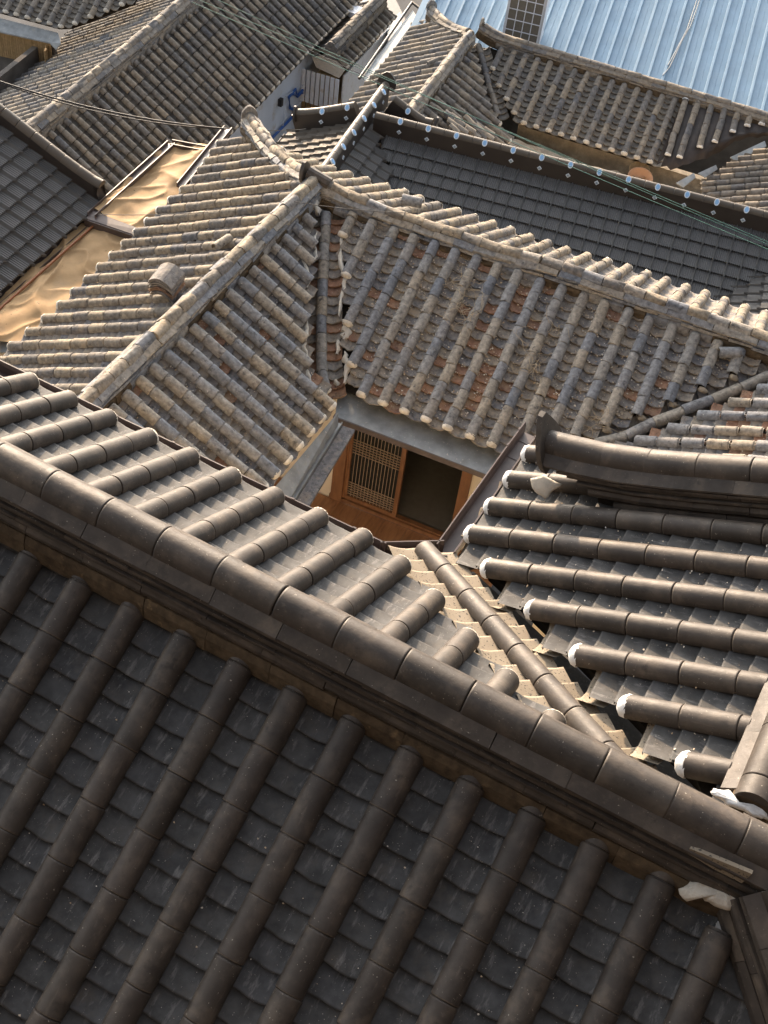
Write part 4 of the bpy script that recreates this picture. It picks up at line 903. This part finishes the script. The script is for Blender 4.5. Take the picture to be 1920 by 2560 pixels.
b = MB(); b.prism([P(1043, 42, 13.0), P(1032, 25, 13.0), P(905, 190, 13.0), P(920, 212, 13.0)], (0, 0, -.03)); b.part('eave_flashing', M_['grey_metal'], HT.root)
b = MB(); b.tube([P(1030, 6, 12.95), P(1068, 35, 12.95)], .04, 4); b.tube([P(1030, 6, 12.95), P(898, 196, 12.95)], .035, 4); b.part('eave_trim', M_['metal_edge'], HT.root)
wall_box(HT, Tf.pt(-.2, -.6), Tf.pt(6, -.6), 0, H-13.2, .15, 'earth'); wall_box(HT, Tl.pt(-1.6, 1.2), Tl.pt(3.4, 1.2), 0, H-13.0, .15, 'grey_wall'); wall_box(HT, Tr.pt(.9, .6), Tr.pt(3.3, .6), 0, H-13.2, .15, 'earth')
# right wing of that house, falling towards the left
rw0 = Tf.pt(*Tf.uv(1750, 488))
Tw = Slope(P(1752, 488, 13.1), P(1752, 488, 13.1)+nrm(Tf.hd)*1., 24, 1)
twl = [Tw.uv(*p) for p in Q(1520, 180, [(1540, 830), (1370, 905), (1240, 975), (1150, 1055), (980, 1140), (985, 1200), (990, 1270), (1100, 1330), (1230, 1385)], 400/1659.)]
print('Tw', twl)
twl2 = sorted(twl); sw = .235
tile_roof(HT, Tw, -4.5, [(u, v, 1) for u, v in twl2], twl2[0][0]-.1, twl2[-1][0]+.7, sw, twl2[0][0]+.05, .27, FC, FP, jit_a=.022, jit_d=.003, zc=.022, Lp=.14, thick=.05)
for k, (pa, pb_, w_) in enumerate([((1690, 457), (1735, 432), 11), ((1745, 433), (1790, 412), 10), ((1825, 393), (1912, 352), 13)]):
    b = MB(); b.prism([P(pa[0], pa[1], 12.95), P(pb_[0], pb_[1], 12.9), P(pb_[0]+4, pb_[1]+w_, 12.95), P(pa[0]+18, pa[1]+w_, 13.0)], (0, 0, -.02)); b.part('valley_flashing', M_['flashing'], HT.root)
# earth bank in front of it, two earthenware lids
b = MB(); V = []; rnd = random.Random(8)
e0 = Tf.pt(-.9, .55); e1 = Tf.pt(4.6, .55)
for i in range(31):
    for j in range(13):
        p = e0+(e1-e0)*i/30+th_*(-2.3+2.6*j/12); V.append((p[0], p[1], H-13.45+rnd.gauss(0, .03)+.25*(j/12)**2))
b.add(V, [(i*13+j, (i+1)*13+j, (i+1)*13+j+1, i*13+j+1) for i in range(30) for j in range(12)], True)
eb = link('earth_bank', b.mesh('earth_bank', M_['earth'])); tag(eb, kind='structure')
def lathe(prof, c, n=20, tilt=(0, 0)):
    V = []; f = []; m = len(prof)
    R = Matrix.Rotation(tilt[0], 3, 'X') @ Matrix.Rotation(tilt[1], 3, 'Y')
    for r, z in prof:
        for k in range(n): q = R @ Vector((r*math.cos(2*math.pi*k/n), r*math.sin(2*math.pi*k/n), z)); V.append((c[0]+q.x, c[1]+q.y, c[2]+q.z))
    f = [(i*n+k, i*n+(k+1) % n, (i+1)*n+(k+1) % n, (i+1)*n+k) for i in range(m-1) for k in range(n)]
    return V, f
for (px, py, r, mat, lab) in [(1596, 456, .24, 'terracotta', 'large orange earthenware bowl tipped behind the blue roundel ridge'), (1594, 437, .2, 'clapboard', 'smaller tan earthenware bowl behind the orange one')]:
    c = P(px, py, 13.15); V, f = lathe([(.02, -.02), (r*.5, 0), (r*.85, .06), (r, .14), (r*1.03, .15), (r*.96, .14), (r*.8, .07), (r*.45, .02), (.02, .01)], c, 20, (.3, .1))
    o = link('earthenware_bowl', mesh('bowl', V, f, M_[mat], True)); tag(o, lab, 'bowl')

# ------------------------------------------------------------------ big old house at the upper left
Ur = Slope(P(118, 335, 13.0), P(378, 118, 13.0), 33, 1)
ue = [Ur.uv(*p) for p in [(270, 482), (654, 251), (760, 140), (855, 45)]]
print('U', ue)
HU = House('hanok', 'large old tiled house at the upper left, its broad sandy ridge running to the top', 'house', (Ur.A[0]-.3, Ur.A[1]+3, 0))
sU = Ur.uv(378, 118)[0]/15
UE = sum(v for u, v in ue[1:])/3
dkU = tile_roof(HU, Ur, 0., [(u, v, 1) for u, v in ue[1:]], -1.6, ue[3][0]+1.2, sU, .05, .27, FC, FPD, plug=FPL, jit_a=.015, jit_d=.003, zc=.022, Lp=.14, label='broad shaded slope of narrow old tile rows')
uh = -Ur.hd
LFU = layers_old(.27, 1.35, ('far_cover', 'far_cover'))
ridge(HU, [Ur.pt(u, 0)+uh*.15+UP*.12*max(0, (u-3)/4)**2 for u in np.arange(-1.2, 7.5, .4)], LFU, core=(.27, .11, 'brown_ridge'), piece_jit=.02, jitter=.004, label='broad stacked ridge of sandy tiles')
Ul = Slope(Ur.pt(0, 0)+uh*.3, Ur.pt(3, 0)+uh*.3, 30, -1)
ule = [Ul.uv(*p) for p in Q(0, 0, [(660, 430), (600, 465), (545, 520), (480, 570), (410, 630), (330, 690), (265, 735), (200, 790), (135, 840)], 400/1659.)]
ulv = [Ul.uv(*p) for p in Q(0, 0, [(720, 370), (840, 300), (980, 230), (1160, 165), (1280, 110), (1430, 40)], 400/1659.)]
print('Ul', ule, ulv)
ULV = sum(v for u, v in ule)/len(ule)
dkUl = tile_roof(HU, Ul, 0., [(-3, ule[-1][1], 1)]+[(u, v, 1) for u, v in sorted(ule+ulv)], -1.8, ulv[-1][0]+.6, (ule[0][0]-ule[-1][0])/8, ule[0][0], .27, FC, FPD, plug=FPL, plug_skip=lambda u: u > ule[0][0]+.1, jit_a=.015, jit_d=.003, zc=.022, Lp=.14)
row_along(HU, [Ul.pt(u, v, .03) for u, v in ulv], FC, .27, dkUl, n=Ul.N, jit_a=.02)
b = MB(); b.sweep([Ul.pt(u, v, -.09) for u, v in ulv], [(-.3, 0), (.3, 0), (.3, -.03), (-.3, -.03)]); b.part('valley_lining', M_['deck'], HU.root)
# front-facing wing at the top left corner
Uf = Slope(P(14.5, 31, 13.75), P(151, 67.5, 13.75), 26, 1)
k_ = [Uf.uv(*p) for p in Q(0, 0, [(640, 285), (800, 245), (985, 165), (1190, 85)], 400/1659.)]
tile_roof(HU, Uf, -2.5, [(-3, 0, 1), (k_[0][0], 0, 1)]+[(u, v, 1) for u, v in k_[1:]], -1.2, k_[-1][0]+.3, .262, 0., .26, FC, FP, plug=FPL, jit_a=.022, jit_d=.003, zc=.022, Lp=.13)
b = MB(); b.prism([P(-60, 30, 13.9), P(145, 82, 13.9), P(152, 108, 14.0), P(133, 108, 14.05), P(-60, 66, 14.05)], (0, 0, -.03)); b.part('eave_flashing', M_['flashing'], HU.root)
b = MB(); b.prism([P(145, 82, 13.9), P(152, 108, 13.95), P(140, 122, 14.1), P(126, 108, 14.05)], (0, 0, -.03)); b.part('eave_flashing', M_['flashing'], HU.root)
# boarded wall under that eave: boards, then grey wall
fw0, fw1 = P(-60, 68, 14.15), P(127, 108, 14.15)
for i in range(34):
    p = fw0+(fw1-fw0)*(i+.5)/34; b = MB(); t = (fw1-fw0)/34; b.box(p-UP*.28, t*.42, np.array([0, .015, 0]), UP*.28); b.part('wall_board', M_['clapboard'], HU.root)
gw0, gw1 = fw0+th_*.06-UP*.5, fw1+th_*.06-UP*.5
wall_box(HU, gw0+th_*.1, gw1+th_*.1, 0, H-14.2, .12, 'grey_wall')
for i in range(7):
    p = P(122-i*1.0, 112+i*4.2, 14.3+.0); b = MB(); b.box(p-UP*.2+np.array([-.02, 0, 0]), (.012, 0, 0), (0, .035, 0), (0, 0, .3)); b.part('wall_board', M_['clapboard'], HU.root)
wall_box(HU, P(95, 145, 14.6), P(-10, 230, 14.6), 0, H-14.3, .12, 'grey_wall')
# white east wall with blue pipes
wall_box(HU, Ur.pt(-1.4, UE-.42), Ur.pt(ue[3][0]+1., UE-.42), 0, Ur.pt(0, UE-.42)[2]-.25, .12, 'white_wall')
wx = Ur.pt(0, UE-.42)+Ur.hd*.065
def onw(px, py, d=.06): return hit(px, py, wx+Ur.hd*d, Ur.hd)
z4 = lambda pts: [onw(*p) for p in Q(600, 0, pts, 400/1659.)]
b = MB(); b.tube(z4([(320, 1445), (600, 1155), (620, 1165), (520, 1120), (505, 1010), (575, 925), (590, 985), (545, 975)]), .035, 6); b.tube(z4([(590, 1000), (655, 930), (675, 910), (680, 1015), (645, 1035)]), .035, 6); b.tube(z4([(595, 1005), (635, 965), (690, 965)]), .03, 6)
o = link('water_pipe', b.mesh('water_pipe', M_['pipe_blue'])); tag(o, 'bright blue water pipes bracketed to the white wall', 'pipe')
for pts in ([(470, 1000), (660, 880)], [(560, 1130), (860, 830)], [(420, 1480), (470, 1120)], [(560, 1330), (590, 1190)], [(830, 900), (860, 760)]):
    b = MB(); b.tube(z4(pts), .012, 4); b.part('wall_conduit', M_['white_wall'], HU.root)
b = MB(); q = z4([(410, 1015), (435, 1105)]); b.box((q[0]+q[1])/2, Ur.hd*.04, np.array([0, .05, 0]), UP*.09); b.part('wall_bracket', M_['cable_black'], HU.root)
# mortar line along the eave
b = MB(); b.sweep([Ur.pt(u, UE-.1, -.16) for u in np.arange(-1, ue[3][0]+1, .5)], [(-.08, -.06), (.08, -.06), (.08, .05), (-.08, .05)]); b.part('eave_fascia', M_['brown_ridge'], HU.root)

# ------------------------------------------------------------------ dark metal roof at the left edge
Dl = Slope(P(251, 508, 9.75), P(0, 727, 9.75), 24, -1)
print('DL verge', Dl.uv(0, 300), Dl.uv(120, 395), Dl.uv(235, 500))
HD = House('hanok', 'dark ribbed metal tile roof cut off by the left edge of the view', 'house', (Dl.A[0]-1.5, Dl.A[1]-1, 0))
metal_roof(HD, Dl, -2.6, 0., -.0, 3.2, .224, .11, .23, MT_, label='charcoal ribbed metal slope')
du = Dl.uv(120, 405)[0]
pth = [Dl.pt(-.05, v, .0)+UP*(.06*max(0, (v+.8)/.8)**2) for v in np.arange(-2.8, -.04, .25)]+[Dl.pt(-.05, -.02, .02)+UP*.06]
metal_ridge(HD, pth, pins=False, hgt=.16)
b = MB(); b.sweep([Dl.pt(-.12, .06, -.1), Dl.pt(3.2, .06, -.1)], GP); b.part('gutter', M_['gutter'], HD.root)
wall_box(HD, Dl.pt(-.0, -.5), Dl.pt(3.2, -.5), 0, H-10, .12, 'cream_wall')
b = MB(); b.tube([Dl.pt(-.1, .16, .02), Dl.pt(3.2, .16, .02)], .018, 6); o = link('downpipe', b.mesh('downpipe', M_['rust_pipe'])); tag(o, 'thin copper brown pipe along the dark metal roof edge', 'pipe')

# ------------------------------------------------------------------ tan sheets between the left roofs
from mathutils import noise as mn
def sheet(px4, bs, name, label, nx=60, ny=90, amp=.06, seed=0):
    c = [P(*p, b_) for p, b_ in zip(px4, bs)]; V = []
    for i in range(nx+1):
        for j in range(ny+1):
            s, t = i/nx, j/ny; p = (c[0]*(1-s)+c[1]*s)*(1-t)+(c[3]*(1-s)+c[2]*s)*t
            h = mn.noise(Vector((p[0]*2.2+seed, p[1]*1.5, 0)))*amp+mn.noise(Vector((p[0]*5+seed, p[1]*3.7, 3)))*amp*.4; h += (1-abs(mn.noise(Vector((p[0]*1.1+p[1]*.8+seed, p[1]*.6-p[0]*.5, 9)))))**8*amp*.8+(1-abs(mn.noise(Vector((p[0]*2.3-p[1]*1.2+seed, p[1]*1.7, 5)))))**9*amp*.45
            V.append(p+UP*h)
    o = link(name, mesh(name, V, [(i*(ny+1)+j, (i+1)*(ny+1)+j, (i+1)*(ny+1)+j+1, i*(ny+1)+j+1) for i in range(nx) for j in range(ny)], M_['tan_sheet'], True))
    return tag(o, label, 'metal sheet')
sheet([(425, 362), (560, 372), (375, 612), (232, 528)], [9.75, 9.75, 9.75, 9.75], 'metal_sheet', 'upper crumpled tan metal sheet over the narrow gap beside the left roof', seed=2)
sheet([(205, 562), (372, 600), (120, 858), (-110, 850)], [9.85, 9.85, 9.85, 9.85], 'metal_sheet', 'lower crumpled tan metal sheet running off the left edge', seed=11, ny=110)
b = MB(); q = [P(214, 546, 9.73), P(352, 592, 9.73)]; b.prism([q[0], q[1], q[1]+np.array([.0, -.03, -.0]), q[0]+np.array([0, -.03, 0])], (0, 0, -.2)); b.prism([P(232, 528, 9.70), P(372, 580, 9.70), P(352, 592, 9.72), P(214, 546, 9.72)], (0, 0, -.01))
o = link('sheet_step', b.mesh('sheet_step', M_['gutter'])); tag(o, 'dark folded step between the two tan metal sheets', 'flashing')
b = MB(); b.prism([P(217, 572, 9.9), P(330, 597, 9.88), P(300, 632, 9.9), P(222, 604, 9.92)], (0, 0, -.01)); o = link('flashing_patch', b.mesh('flashing_patch', M_['flashing'])); tag(o, 'small grey flashing patch below the dark step', 'flashing')
def channel(pts, name, label, w=.06, mat='gutter'):
    b = MB(); b.sweep(pts, [(-w, .015), (-w, -.05), (w, -.05), (w, .015), (w-.012, .015), (w-.012, -.03), (-w+.012, -.03), (-w+.012, .015)]); o = link(name, b.mesh(name, M_[mat])); return tag(o, label, 'gutter')
channel([P(228, 536, 9.68), P(428, 356, 9.68)], 'gutter', 'dark gutter along the top edge of the upper tan sheet')
channel([P(428, 356, 9.68), P(512, 372, 9.68)], 'gutter', 'short dark gutter closing the far end of the tan sheet')
channel([P(570, 318, 9.45), P(452, 462, 9.45)], 'gutter', 'dark gutter under the far rows of the left range')
channel([P(215, 562, 9.85), P(-60, 800, 9.85)], 'gutter', 'dark gutter between the left metal roof and the lower tan sheet')
b = MB(); b.prism([P(0, 790, 9.9), P(40, 805, 9.9), P(100, 840, 9.9), P(45, 880, 9.95), P(0, 880, 9.95)], (0, 0, -.02)); o = link('gutter_cover', b.mesh('gutter_cover', M_['flashing'])); tag(o, 'grey corner flashing at the left end of the old eave', 'flashing')

# ------------------------------------------------------------------ small tiled outbuilding with white siding
Ss = Slope(P(878, 158, 14.6), P(971, 60, 14.6), 28, 1)
HS = House('outbuilding', 'small tiled outbuilding with plastered gable and white siding beside the white wall', 'outbuilding', (Ss.A[0], Ss.A[1], 0))
TS = np.linalg.norm(P(971, 60, 14.6)-P(878, 158, 14.6))
SV = Ss.uv(852, 112)[1]; print('SV', SV)
tile_roof(HS, Ss, SV+.1, .0, -.25, TS+.4, TS/9, 0., .26, FC, FP, plug=FPL, jit_a=.022, jit_d=.003, zc=.022, Lp=.14)
ridge(HS, [Ss.pt(u, SV, .02) for u in np.arange(-.35, TS+.7, .3)], layers_old(.3, 1.3, ('far_cover', 'far_cover')), core=(.27, .13, 'far_cover'), piece_jit=.02, jitter=.004)
Sl = Slope(Ss.pt(0, SV-.13), Ss.pt(1, SV-.13), 28, -1)
tile_roof(HS, Sl, .0, .4, -.25, TS+.4, TS/9, 0., .26, FC, FP, jit_a=.022, jit_d=.003, zc=.022, Lp=.14)
b = MB(); pg_ = [Ss.pt(-.32, 0.0, -.05), Ss.pt(-.32, SV, .02), Sl.pt(-.32, .4, -.05), Sl.pt(-.32, .4, -.3), Ss.pt(-.32, 0, -.3)]; b.prism(pg_, Ss.U*.06); b.part('gable_wall', M_['mortar'], HS.root)
su = Ss.U; sh_ = Ss.hd
# white vertical siding boards on the long side and the gable
for i in range(30):
    p = Ss.pt(-.1+i*(TS+.5)/30, -.12); p = np.array([p[0], p[1], H-15.3]); b = MB(); b.box(p, su*.042, sh_*.015, UP*.42); b.part('siding_board', M_['white_metal'], HS.root)
for i in range(9):
    p = Ss.pt(-.42, -.1)-sh_*(.12*i+.05); p = np.array([p[0], p[1], H-15.25]); b = MB(); b.box(p, sh_*.045, su*.015, UP*.4); b.part('siding_board', M_['white_metal'], HS.root)
    p2 = p-UP*.85+su*.1; b = MB(); b.box(p2, sh_*.05, su*.015, UP*.5); b.part('siding_board', M_['clapboard'], HS.root)
p = Ss.pt(TS/2, SV-.1); b = MB(); b.box((p[0], p[1], (H-14.9)/2), su*(TS/2+.3), sh_*.2, UP*(H-14.9)/2); b.part('wall', M_['clapboard'], HS.root)

# ------------------------------------------------------------------ blue standing-seam roof and the cooling unit on it
Bs = Slope(P(1180, 60, 12.6), P(1920, 240, 12.6), 14, 1)
HBl = House('shed', 'sky blue ribbed metal roof filling the top right corner', 'shed', (Bs.A[0]+3, Bs.A[1]+3, 0))
s0 = .30
K0 = math.ceil(Bs.uv(1015, 10)[0]/s0)
for k in range(K0, 32):
    u = k*s0; w = s0; prof = [(0, 0), (.40, 0), (.42, .006), (.44, 0), (.76, 0), (.80, .065), (.94, .065), (1., 0)]
    V = [Bs.pt(u+x*w, v, z) for v in (.6, -7.5) for x, z in prof]; n = len(prof)
    part('roof_panel', mesh('roof_panel', V, [(i, i+1, n+i+1, n+i) for i in range(n-1)], M_['blue_metal']), HBl.root)
wall_box(HBl, Bs.pt(K0*s0, 0.3), Bs.pt(9.3, .3), 0, H-13., .12, 'grey_wall')
def seg_pt(px, py, n=.08): u, v = Bs.uv(px, py); return Bs.pt(u, v, n)
for k, pts in enumerate([[(1753, -10), (1725, 70), (1705, 105), (1672, 175), (1655, 195)], [(1746, -10), (1716, 80), (1690, 130), (1668, 170)]]):
    b = MB(); b.tube([seg_pt(*p, .07) for p in pts], .012, 5); o = link('cable', b.mesh('cable', M_['grey_metal'])); tag(o, ('pale cable on the blue roof, the longer of two' if k == 0 else 'pale cable on the blue roof, the shorter of two'), 'cable')
au = Bs.uv(1320, 112)
ap = Bs.pt(*Bs.uv(1298, 112)); ax = nrm(np.array([Bs.U[0], Bs.U[1], 0])); ay = np.array([-ax[1], ax[0], 0])
HA = thing('cooling_unit', 'white outdoor cooling unit with square wire grille standing on the blue roof', 'cooling unit', ap)
def abox(name, x0, x1, y0, y1, z0, z1, mat, parent=HA):
    b = MB(); b.box(ap+ax*(x0+x1)/2+ay*(y0+y1)/2+UP*(z0+z1)/2, ax*(x1-x0)/2, ay*(y1-y0)/2, UP*(z1-z0)/2); return b.part(name, M_[mat], parent)
Wd, Ht, Dp = .40, 1.25, .45
body = abox('casing', -Wd, Wd, 0.03, Dp, 0, Ht, 'white_metal')
abox('coil', -Wd+.05, Wd-.05, .0, .03, .06, Ht-.08, 'room')
for i in range(5): x = -Wd+.05+i*(2*Wd-.1)/4; abox('grille_bar', x-.008, x+.008, -.02, -.005, .06, Ht-.08, 'white_metal')
for i in range(6): z = .06+i*(Ht-.14)/5; abox('grille_bar', -Wd+.05, Wd-.05, -.022, -.008, z-.008, z+.008, 'white_metal')
abox('top_cover', -Wd-.03, Wd+.03, -.03, Dp+.03, Ht, Ht+.05, 'white_metal')
# clutter at the top between the roofs
for (px, py, b_, w, d, h, mat, nm, lab, cat) in [(872, 18, 14.2, .35, .2, .35, 'white_metal', 'cooling_unit', 'small white cooling unit at the top edge behind the upper left eave', 'cooling unit')]:
    c = P(px, py, b_); o = thing(nm, lab, cat, c-UP*h); b = MB(); b.box(c-UP*h, (w, 0, 0), (0, d, 0), (0, 0, h)); b.part('casing', M_[mat], o)
    b = MB(); V, f = lathe([(.0, 0), (.26, 0), (.28, -.02)], (0, 0, 0), 16); b.add([c-UP*h+np.array([x, -d-.01-abs(z), y]) for x, y, z in V], f, True); b.part('fan_ring', M_['room'], o)
for k, (q4, b_, mat, lab) in enumerate([([(955, 0), (985, -10), (1020, 60), (985, 130), (945, 110)], 15.2, 'cable_black', 'dark tarpaulin heap at the top beside the outbuilding'), ([(965, 60), (1000, 30), (1010, 95), (975, 125)], 14.9, 'grey_metal', 'grey sheet lid near the top beyond the outbuilding'), ([(900, 0), (965, -20), (950, 20), (905, 35)], 14.6, 'grey_metal', 'bent grey metal sheet at the very top')]):
    b = MB(); b.prism([P(*p, b_) for p in q4], (0, 0, -.15)); o = link('sheet', b.mesh('sheet', M_[mat])); tag(o, lab, 'sheet')

# ------------------------------------------------------------------ cables across the view
def wire(p0, p1, sag, r, mat, label, n=14, name='cable'):
    b = MB(); b.tube([p0*(1-t)+p1*t-UP*sag*4*t*(1-t) for t in np.linspace(0, 1, n)], r, 5); o = link(name, b.mesh(name, M_[mat])); return tag(o, label, 'cable')
wire(P(-40, 190, 8.7), P(566, 322, 9.1), .12, .012, 'cable_black', 'thicker black cable sagging over the upper left ridge')
wire(P(-40, 193, 8.7), P(566, 323, 9.12), .15, .008, 'cable_black', 'thinner black cable twisted round the thicker one')
for k, (y0, y1, o1, mat) in enumerate([((470, -12), (1960, 622), .0, 'cable_green'), ((520, -12), (1960, 628), .1, 'cable_green'), ((560, 22), (1300, 366), .05, 'cable_black'), ((480, 5), (1960, 640), .06, 'cable_green')]):
    wire(P(*y0, 10.2), P(*y1, 10.35), o1*.6, .0048, mat, ['topmost green cable crossing from top left to right', 'second green cable crossing below the topmost', 'short black cable ending over the blue roundel ridge', 'lowest green cable crossing to the right edge'][k])
wire(P(650, 325, 9.0), P(765, 322, 10.8), .02, .006, 'cable_black', 'thin wire from the far hip corner to the metal roof')
wire(P(735, 504, 7.9), P(1045, 533, 8.0), .03, .004, 'cable_black', 'thin bare wire lying across the old ridge junction')
wire(P(245, 536, 8.9), P(520, 530, 8.4), .02, .004, 'cable_black', 'thin bare wire strung over the left old roof')

# ------------------------------------------------------------------ small things on the roofs
def arch(name, w, Lg, rise, th, mat, seg=8, seed=0, wob=.0015):        # one loose curved tile, hump up
    rnd = random.Random(seed); v = []; n = seg+1
    for y, dz in ((0, -th), (0, 0), (Lg, 0), (Lg, -th)):
        for i in range(n): x = w*(i/seg-.5); v.append((x+rnd.gauss(0, wob), y+rnd.gauss(0, wob), rise*(1-(2*x/w)**2)+dz+rnd.gauss(0, wob*.5)))
    f = [(j*n+i, j*n+i+1, (j+1)*n+i+1, (j+1)*n+i) for j in range(3) for i in range(seg)]+[(3*n+i, 3*n+i+1, i+1, i) for i in range(seg)]
    f += [(0, n, 2*n, 3*n), (seg, 3*n+seg, 2*n+seg, n+seg)]
    return mesh(name, v, f, mat)
p0 = Ll.pt(*Ll.uv(416, 772)); p1 = Ll.pt(*Ll.uv(455, 730)); ax_ = nrm(np.array([p1[0]-p0[0], p1[1]-p0[1], .0]))
base = Ll.pt(*Ll.uv(412, 768), .09)
names = ['lowest', 'second lowest', 'third from the bottom', 'fourth from the bottom', 'fourth from the top', 'third from the top', 'second from the top', 'topmost']
for k in range(8):
    o = link('loose_tile', arch('loose_tile', .27, .27, .075, .017, M_['red_pan' if k in (2, 3) else 'old_pan'], seed=k)); q = base+UP*(.030*k)+np.array([.004*math.sin(k*2), .004*math.cos(k*3), 0])-ax_*.004*k
    o.matrix_world = frame(q, q+ax_+UP*.10, UP) @ Matrix.Rotation(.03*math.sin(k*5), 4, 'Z')
    tag(o, 'old curved tile stacked beside the left ridge, %s of eight' % names[k], 'roof tile', 'stack of spare tiles')
def loose(px0, px1, sl, n, me, label, roll=0.):
    a = sl.pt(*sl.uv(*px0), n); c = sl.pt(*sl.uv(*px1), n); o = link('loose_tile', me); o.matrix_world = frame(a, c, sl.N) @ Matrix.Rotation(roll, 4, 'Y'); tag(o, label, 'roof tile')
loose((545, 640), (600, 603), Ll, .09, OC[3], 'loose half-round tile leaning on the left ridge')
loose((1010, 535), (1068, 548), Mf, .30, OC[4], 'loose half-round tile lying along the old courtyard ridge')
loose((1793, 889), (1850, 889), Mf, .07, OC[5], 'sandy loose tile lying crosswise near the right end of the courtyard slope')
loose((1073, 172), (1088, 165), Tl, .08, FC[1], 'loose tile perched on the far sunlit slope')
# pulled-off flat tiles dumped on the far roof
rs = random.Random(12)
spots = Q(960, 0, [(600, 1220), (660, 1250), (690, 1300), (620, 1310), (740, 1330), (800, 1270), (850, 1310), (880, 1370), (800, 1390), (720, 1390), (930, 1420), (990, 1450), (920, 1350), (1010, 1400), (640, 1370), (860, 1430)], 400/1659.)
for k, (x, y) in enumerate(sorted(spots)):
    u, v = Tr.uv(x, y); q = Tr.pt(u, v, .10+.02*(k % 3)); d = Tr.D+.25*Tr.U*rs.uniform(-1, 1)
    r = thing('tile_bundle', 'bundle of loose flat tiles dumped on the far shaded roof slope', 'roof tiles', q, 'loose tile bundles on the far roof')
    for j in range(3):
        o = link('flat_tile', arch('flat_tile', .14, .22, .02, .016, M_['far_cover'], 4, seed=k*3+j), r); o.matrix_local = frame(np.array([0, 0, .03*j]), np.array([0, 0, .03*j])+d+.1*rs.uniform(-1, 1)*Tr.U, Tr.N)
# dry vines on the courtyard slope
def vine(sl, px, seed, n=9):
    rnd = random.Random(seed); b = MB()
    for k in range(n):
        u, v = sl.uv(px[0]+rnd.gauss(0, 14), px[1]+rnd.gauss(0, 14)); a = rnd.uniform(0, 6.28); pts = []; h = rnd.uniform(.05, .09)
        for i in range(rnd.randint(6, 11)):
            pts.append(sl.pt(u, v, h+rnd.uniform(-.015, .03))); a += rnd.gauss(0, .6); st = rnd.uniform(.03, .06); u += st*math.cos(a); v += st*math.sin(a); h = min(max(h+rnd.gauss(0, .02), .03), .14)
        b.tube(pts, [.0035*(1-.6*i/len(pts)) for i in range(len(pts))], 4)
    return b
for k, (px, lab) in enumerate([((1160, 720), 'dry vine tangle high on the courtyard slope'), ((1180, 790), 'dry vine tangle in the middle of the courtyard slope'), ((1330, 905), 'dry vine tangle over the right of the courtyard slope'), ((1500, 1060), 'dry vines by the broken tile ends at the right valley'), ((1380, 820), 'thin dry runners right of the middle of the courtyard slope')]):
    o = link('dry_vine', vine(Mf, px, k+3, 14 if k != 4 else 6).mesh('dry_vine', M_['vine'])); tag(o, lab, 'vine')
# flakes of plaster, leaf crumbs
def litter(sl, u0, u1, v0, v1, s, ph, count, base, size, seed, label, mat='litter', top=None, bot=None):
    rnd = random.Random(seed); b = MB()
    for _ in range(count):
        k = rnd.randint(math.floor((u0-ph)/s), math.ceil((u1-ph)/s)); x = rnd.choice([rnd.gauss(0, .035), rnd.choice((-1, 1))*rnd.uniform(.05, .075)])
        u = ph+(k+.5)*s+x; v = rnd.uniform(v0, v1)
        if rnd.random() < .6: v += rnd.gauss(0, .05)
        if bot and not (top < v < bot(u)): continue
        c = sl.pt(u, v, base+abs(x)*.25+.006); r = size*rnd.uniform(.3, 1.2); m = rnd.randint(4, 6); a0 = rnd.uniform(0, 6); tz = [rnd.gauss(0, .35) for _ in range(2)]; V = []
        for i in range(m):
            a = a0+i*6.283/m; q = r*rnd.uniform(.5, 1.2); dx, dy = q*math.cos(a), q*math.sin(a)*rnd.uniform(.5, 1); V.append(c+sl.U*dx+sl.D*dy+sl.N*(dx*tz[0]+dy*tz[1]+.002))
        n = len(b.v); b.add(V+[p+sl.N*.003 for p in V], [tuple(range(m, 2*m))]+[(i, (i+1) % m, m+(i+1) % m, m+i) for i in range(m)])
    o = link('litter', b.mesh('litter', M_[mat])); tag(o, label, 'litter', kind='stuff')
litter(Mf, -.9, 4., MT, 0, sM, Mf.uv(1014, 1024)[0], 2600, -.02, .011, 1, 'plaster crumbs and leaf flakes in the troughs of the courtyard slope', top=MT, bot=Mf.line(m_bot))
litter(Lr, -.2, 4., 0, LE, sL, phL, 900, -.02, .010, 2, 'plaster crumbs in the troughs of the left range', top=0, bot=Lr.line(lr_bot))
litter(Ff, -1.2, 4., .1, 2.2, .32, ph, 110, -.004, .006, 3, 'pale crumbs and leaf bits on the near shaded slope')
litter(Rs, -.1, 2.2, -2.1, 0., RS, 0., 420, -.004, .007, 4, 'leaf crumbs in the troughs of the right new range', top=RT, bot=Rs.line(r_bot))
# broken plaster at the row ends by the right valley
for k, (x, y) in enumerate([(1519, 1072), (1608, 1042), (1685, 1008), (1758, 972), (1836, 941)]):
    u, v = Mf.uv(x, y); b = MB(); rr = random.Random(k)
    HO.piece('broken_plug', plug_mesh('broken_plug', .05, M_['earth'], .03, 8, .007, seed=90+k), frame(Mf.pt(u, v+.02, 0), Mf.pt(u, v-.2, 0), Mf.N), dkM)
for h in [HN, HO, HB, HT, HU, HD, HS, HBl]: h.finish()
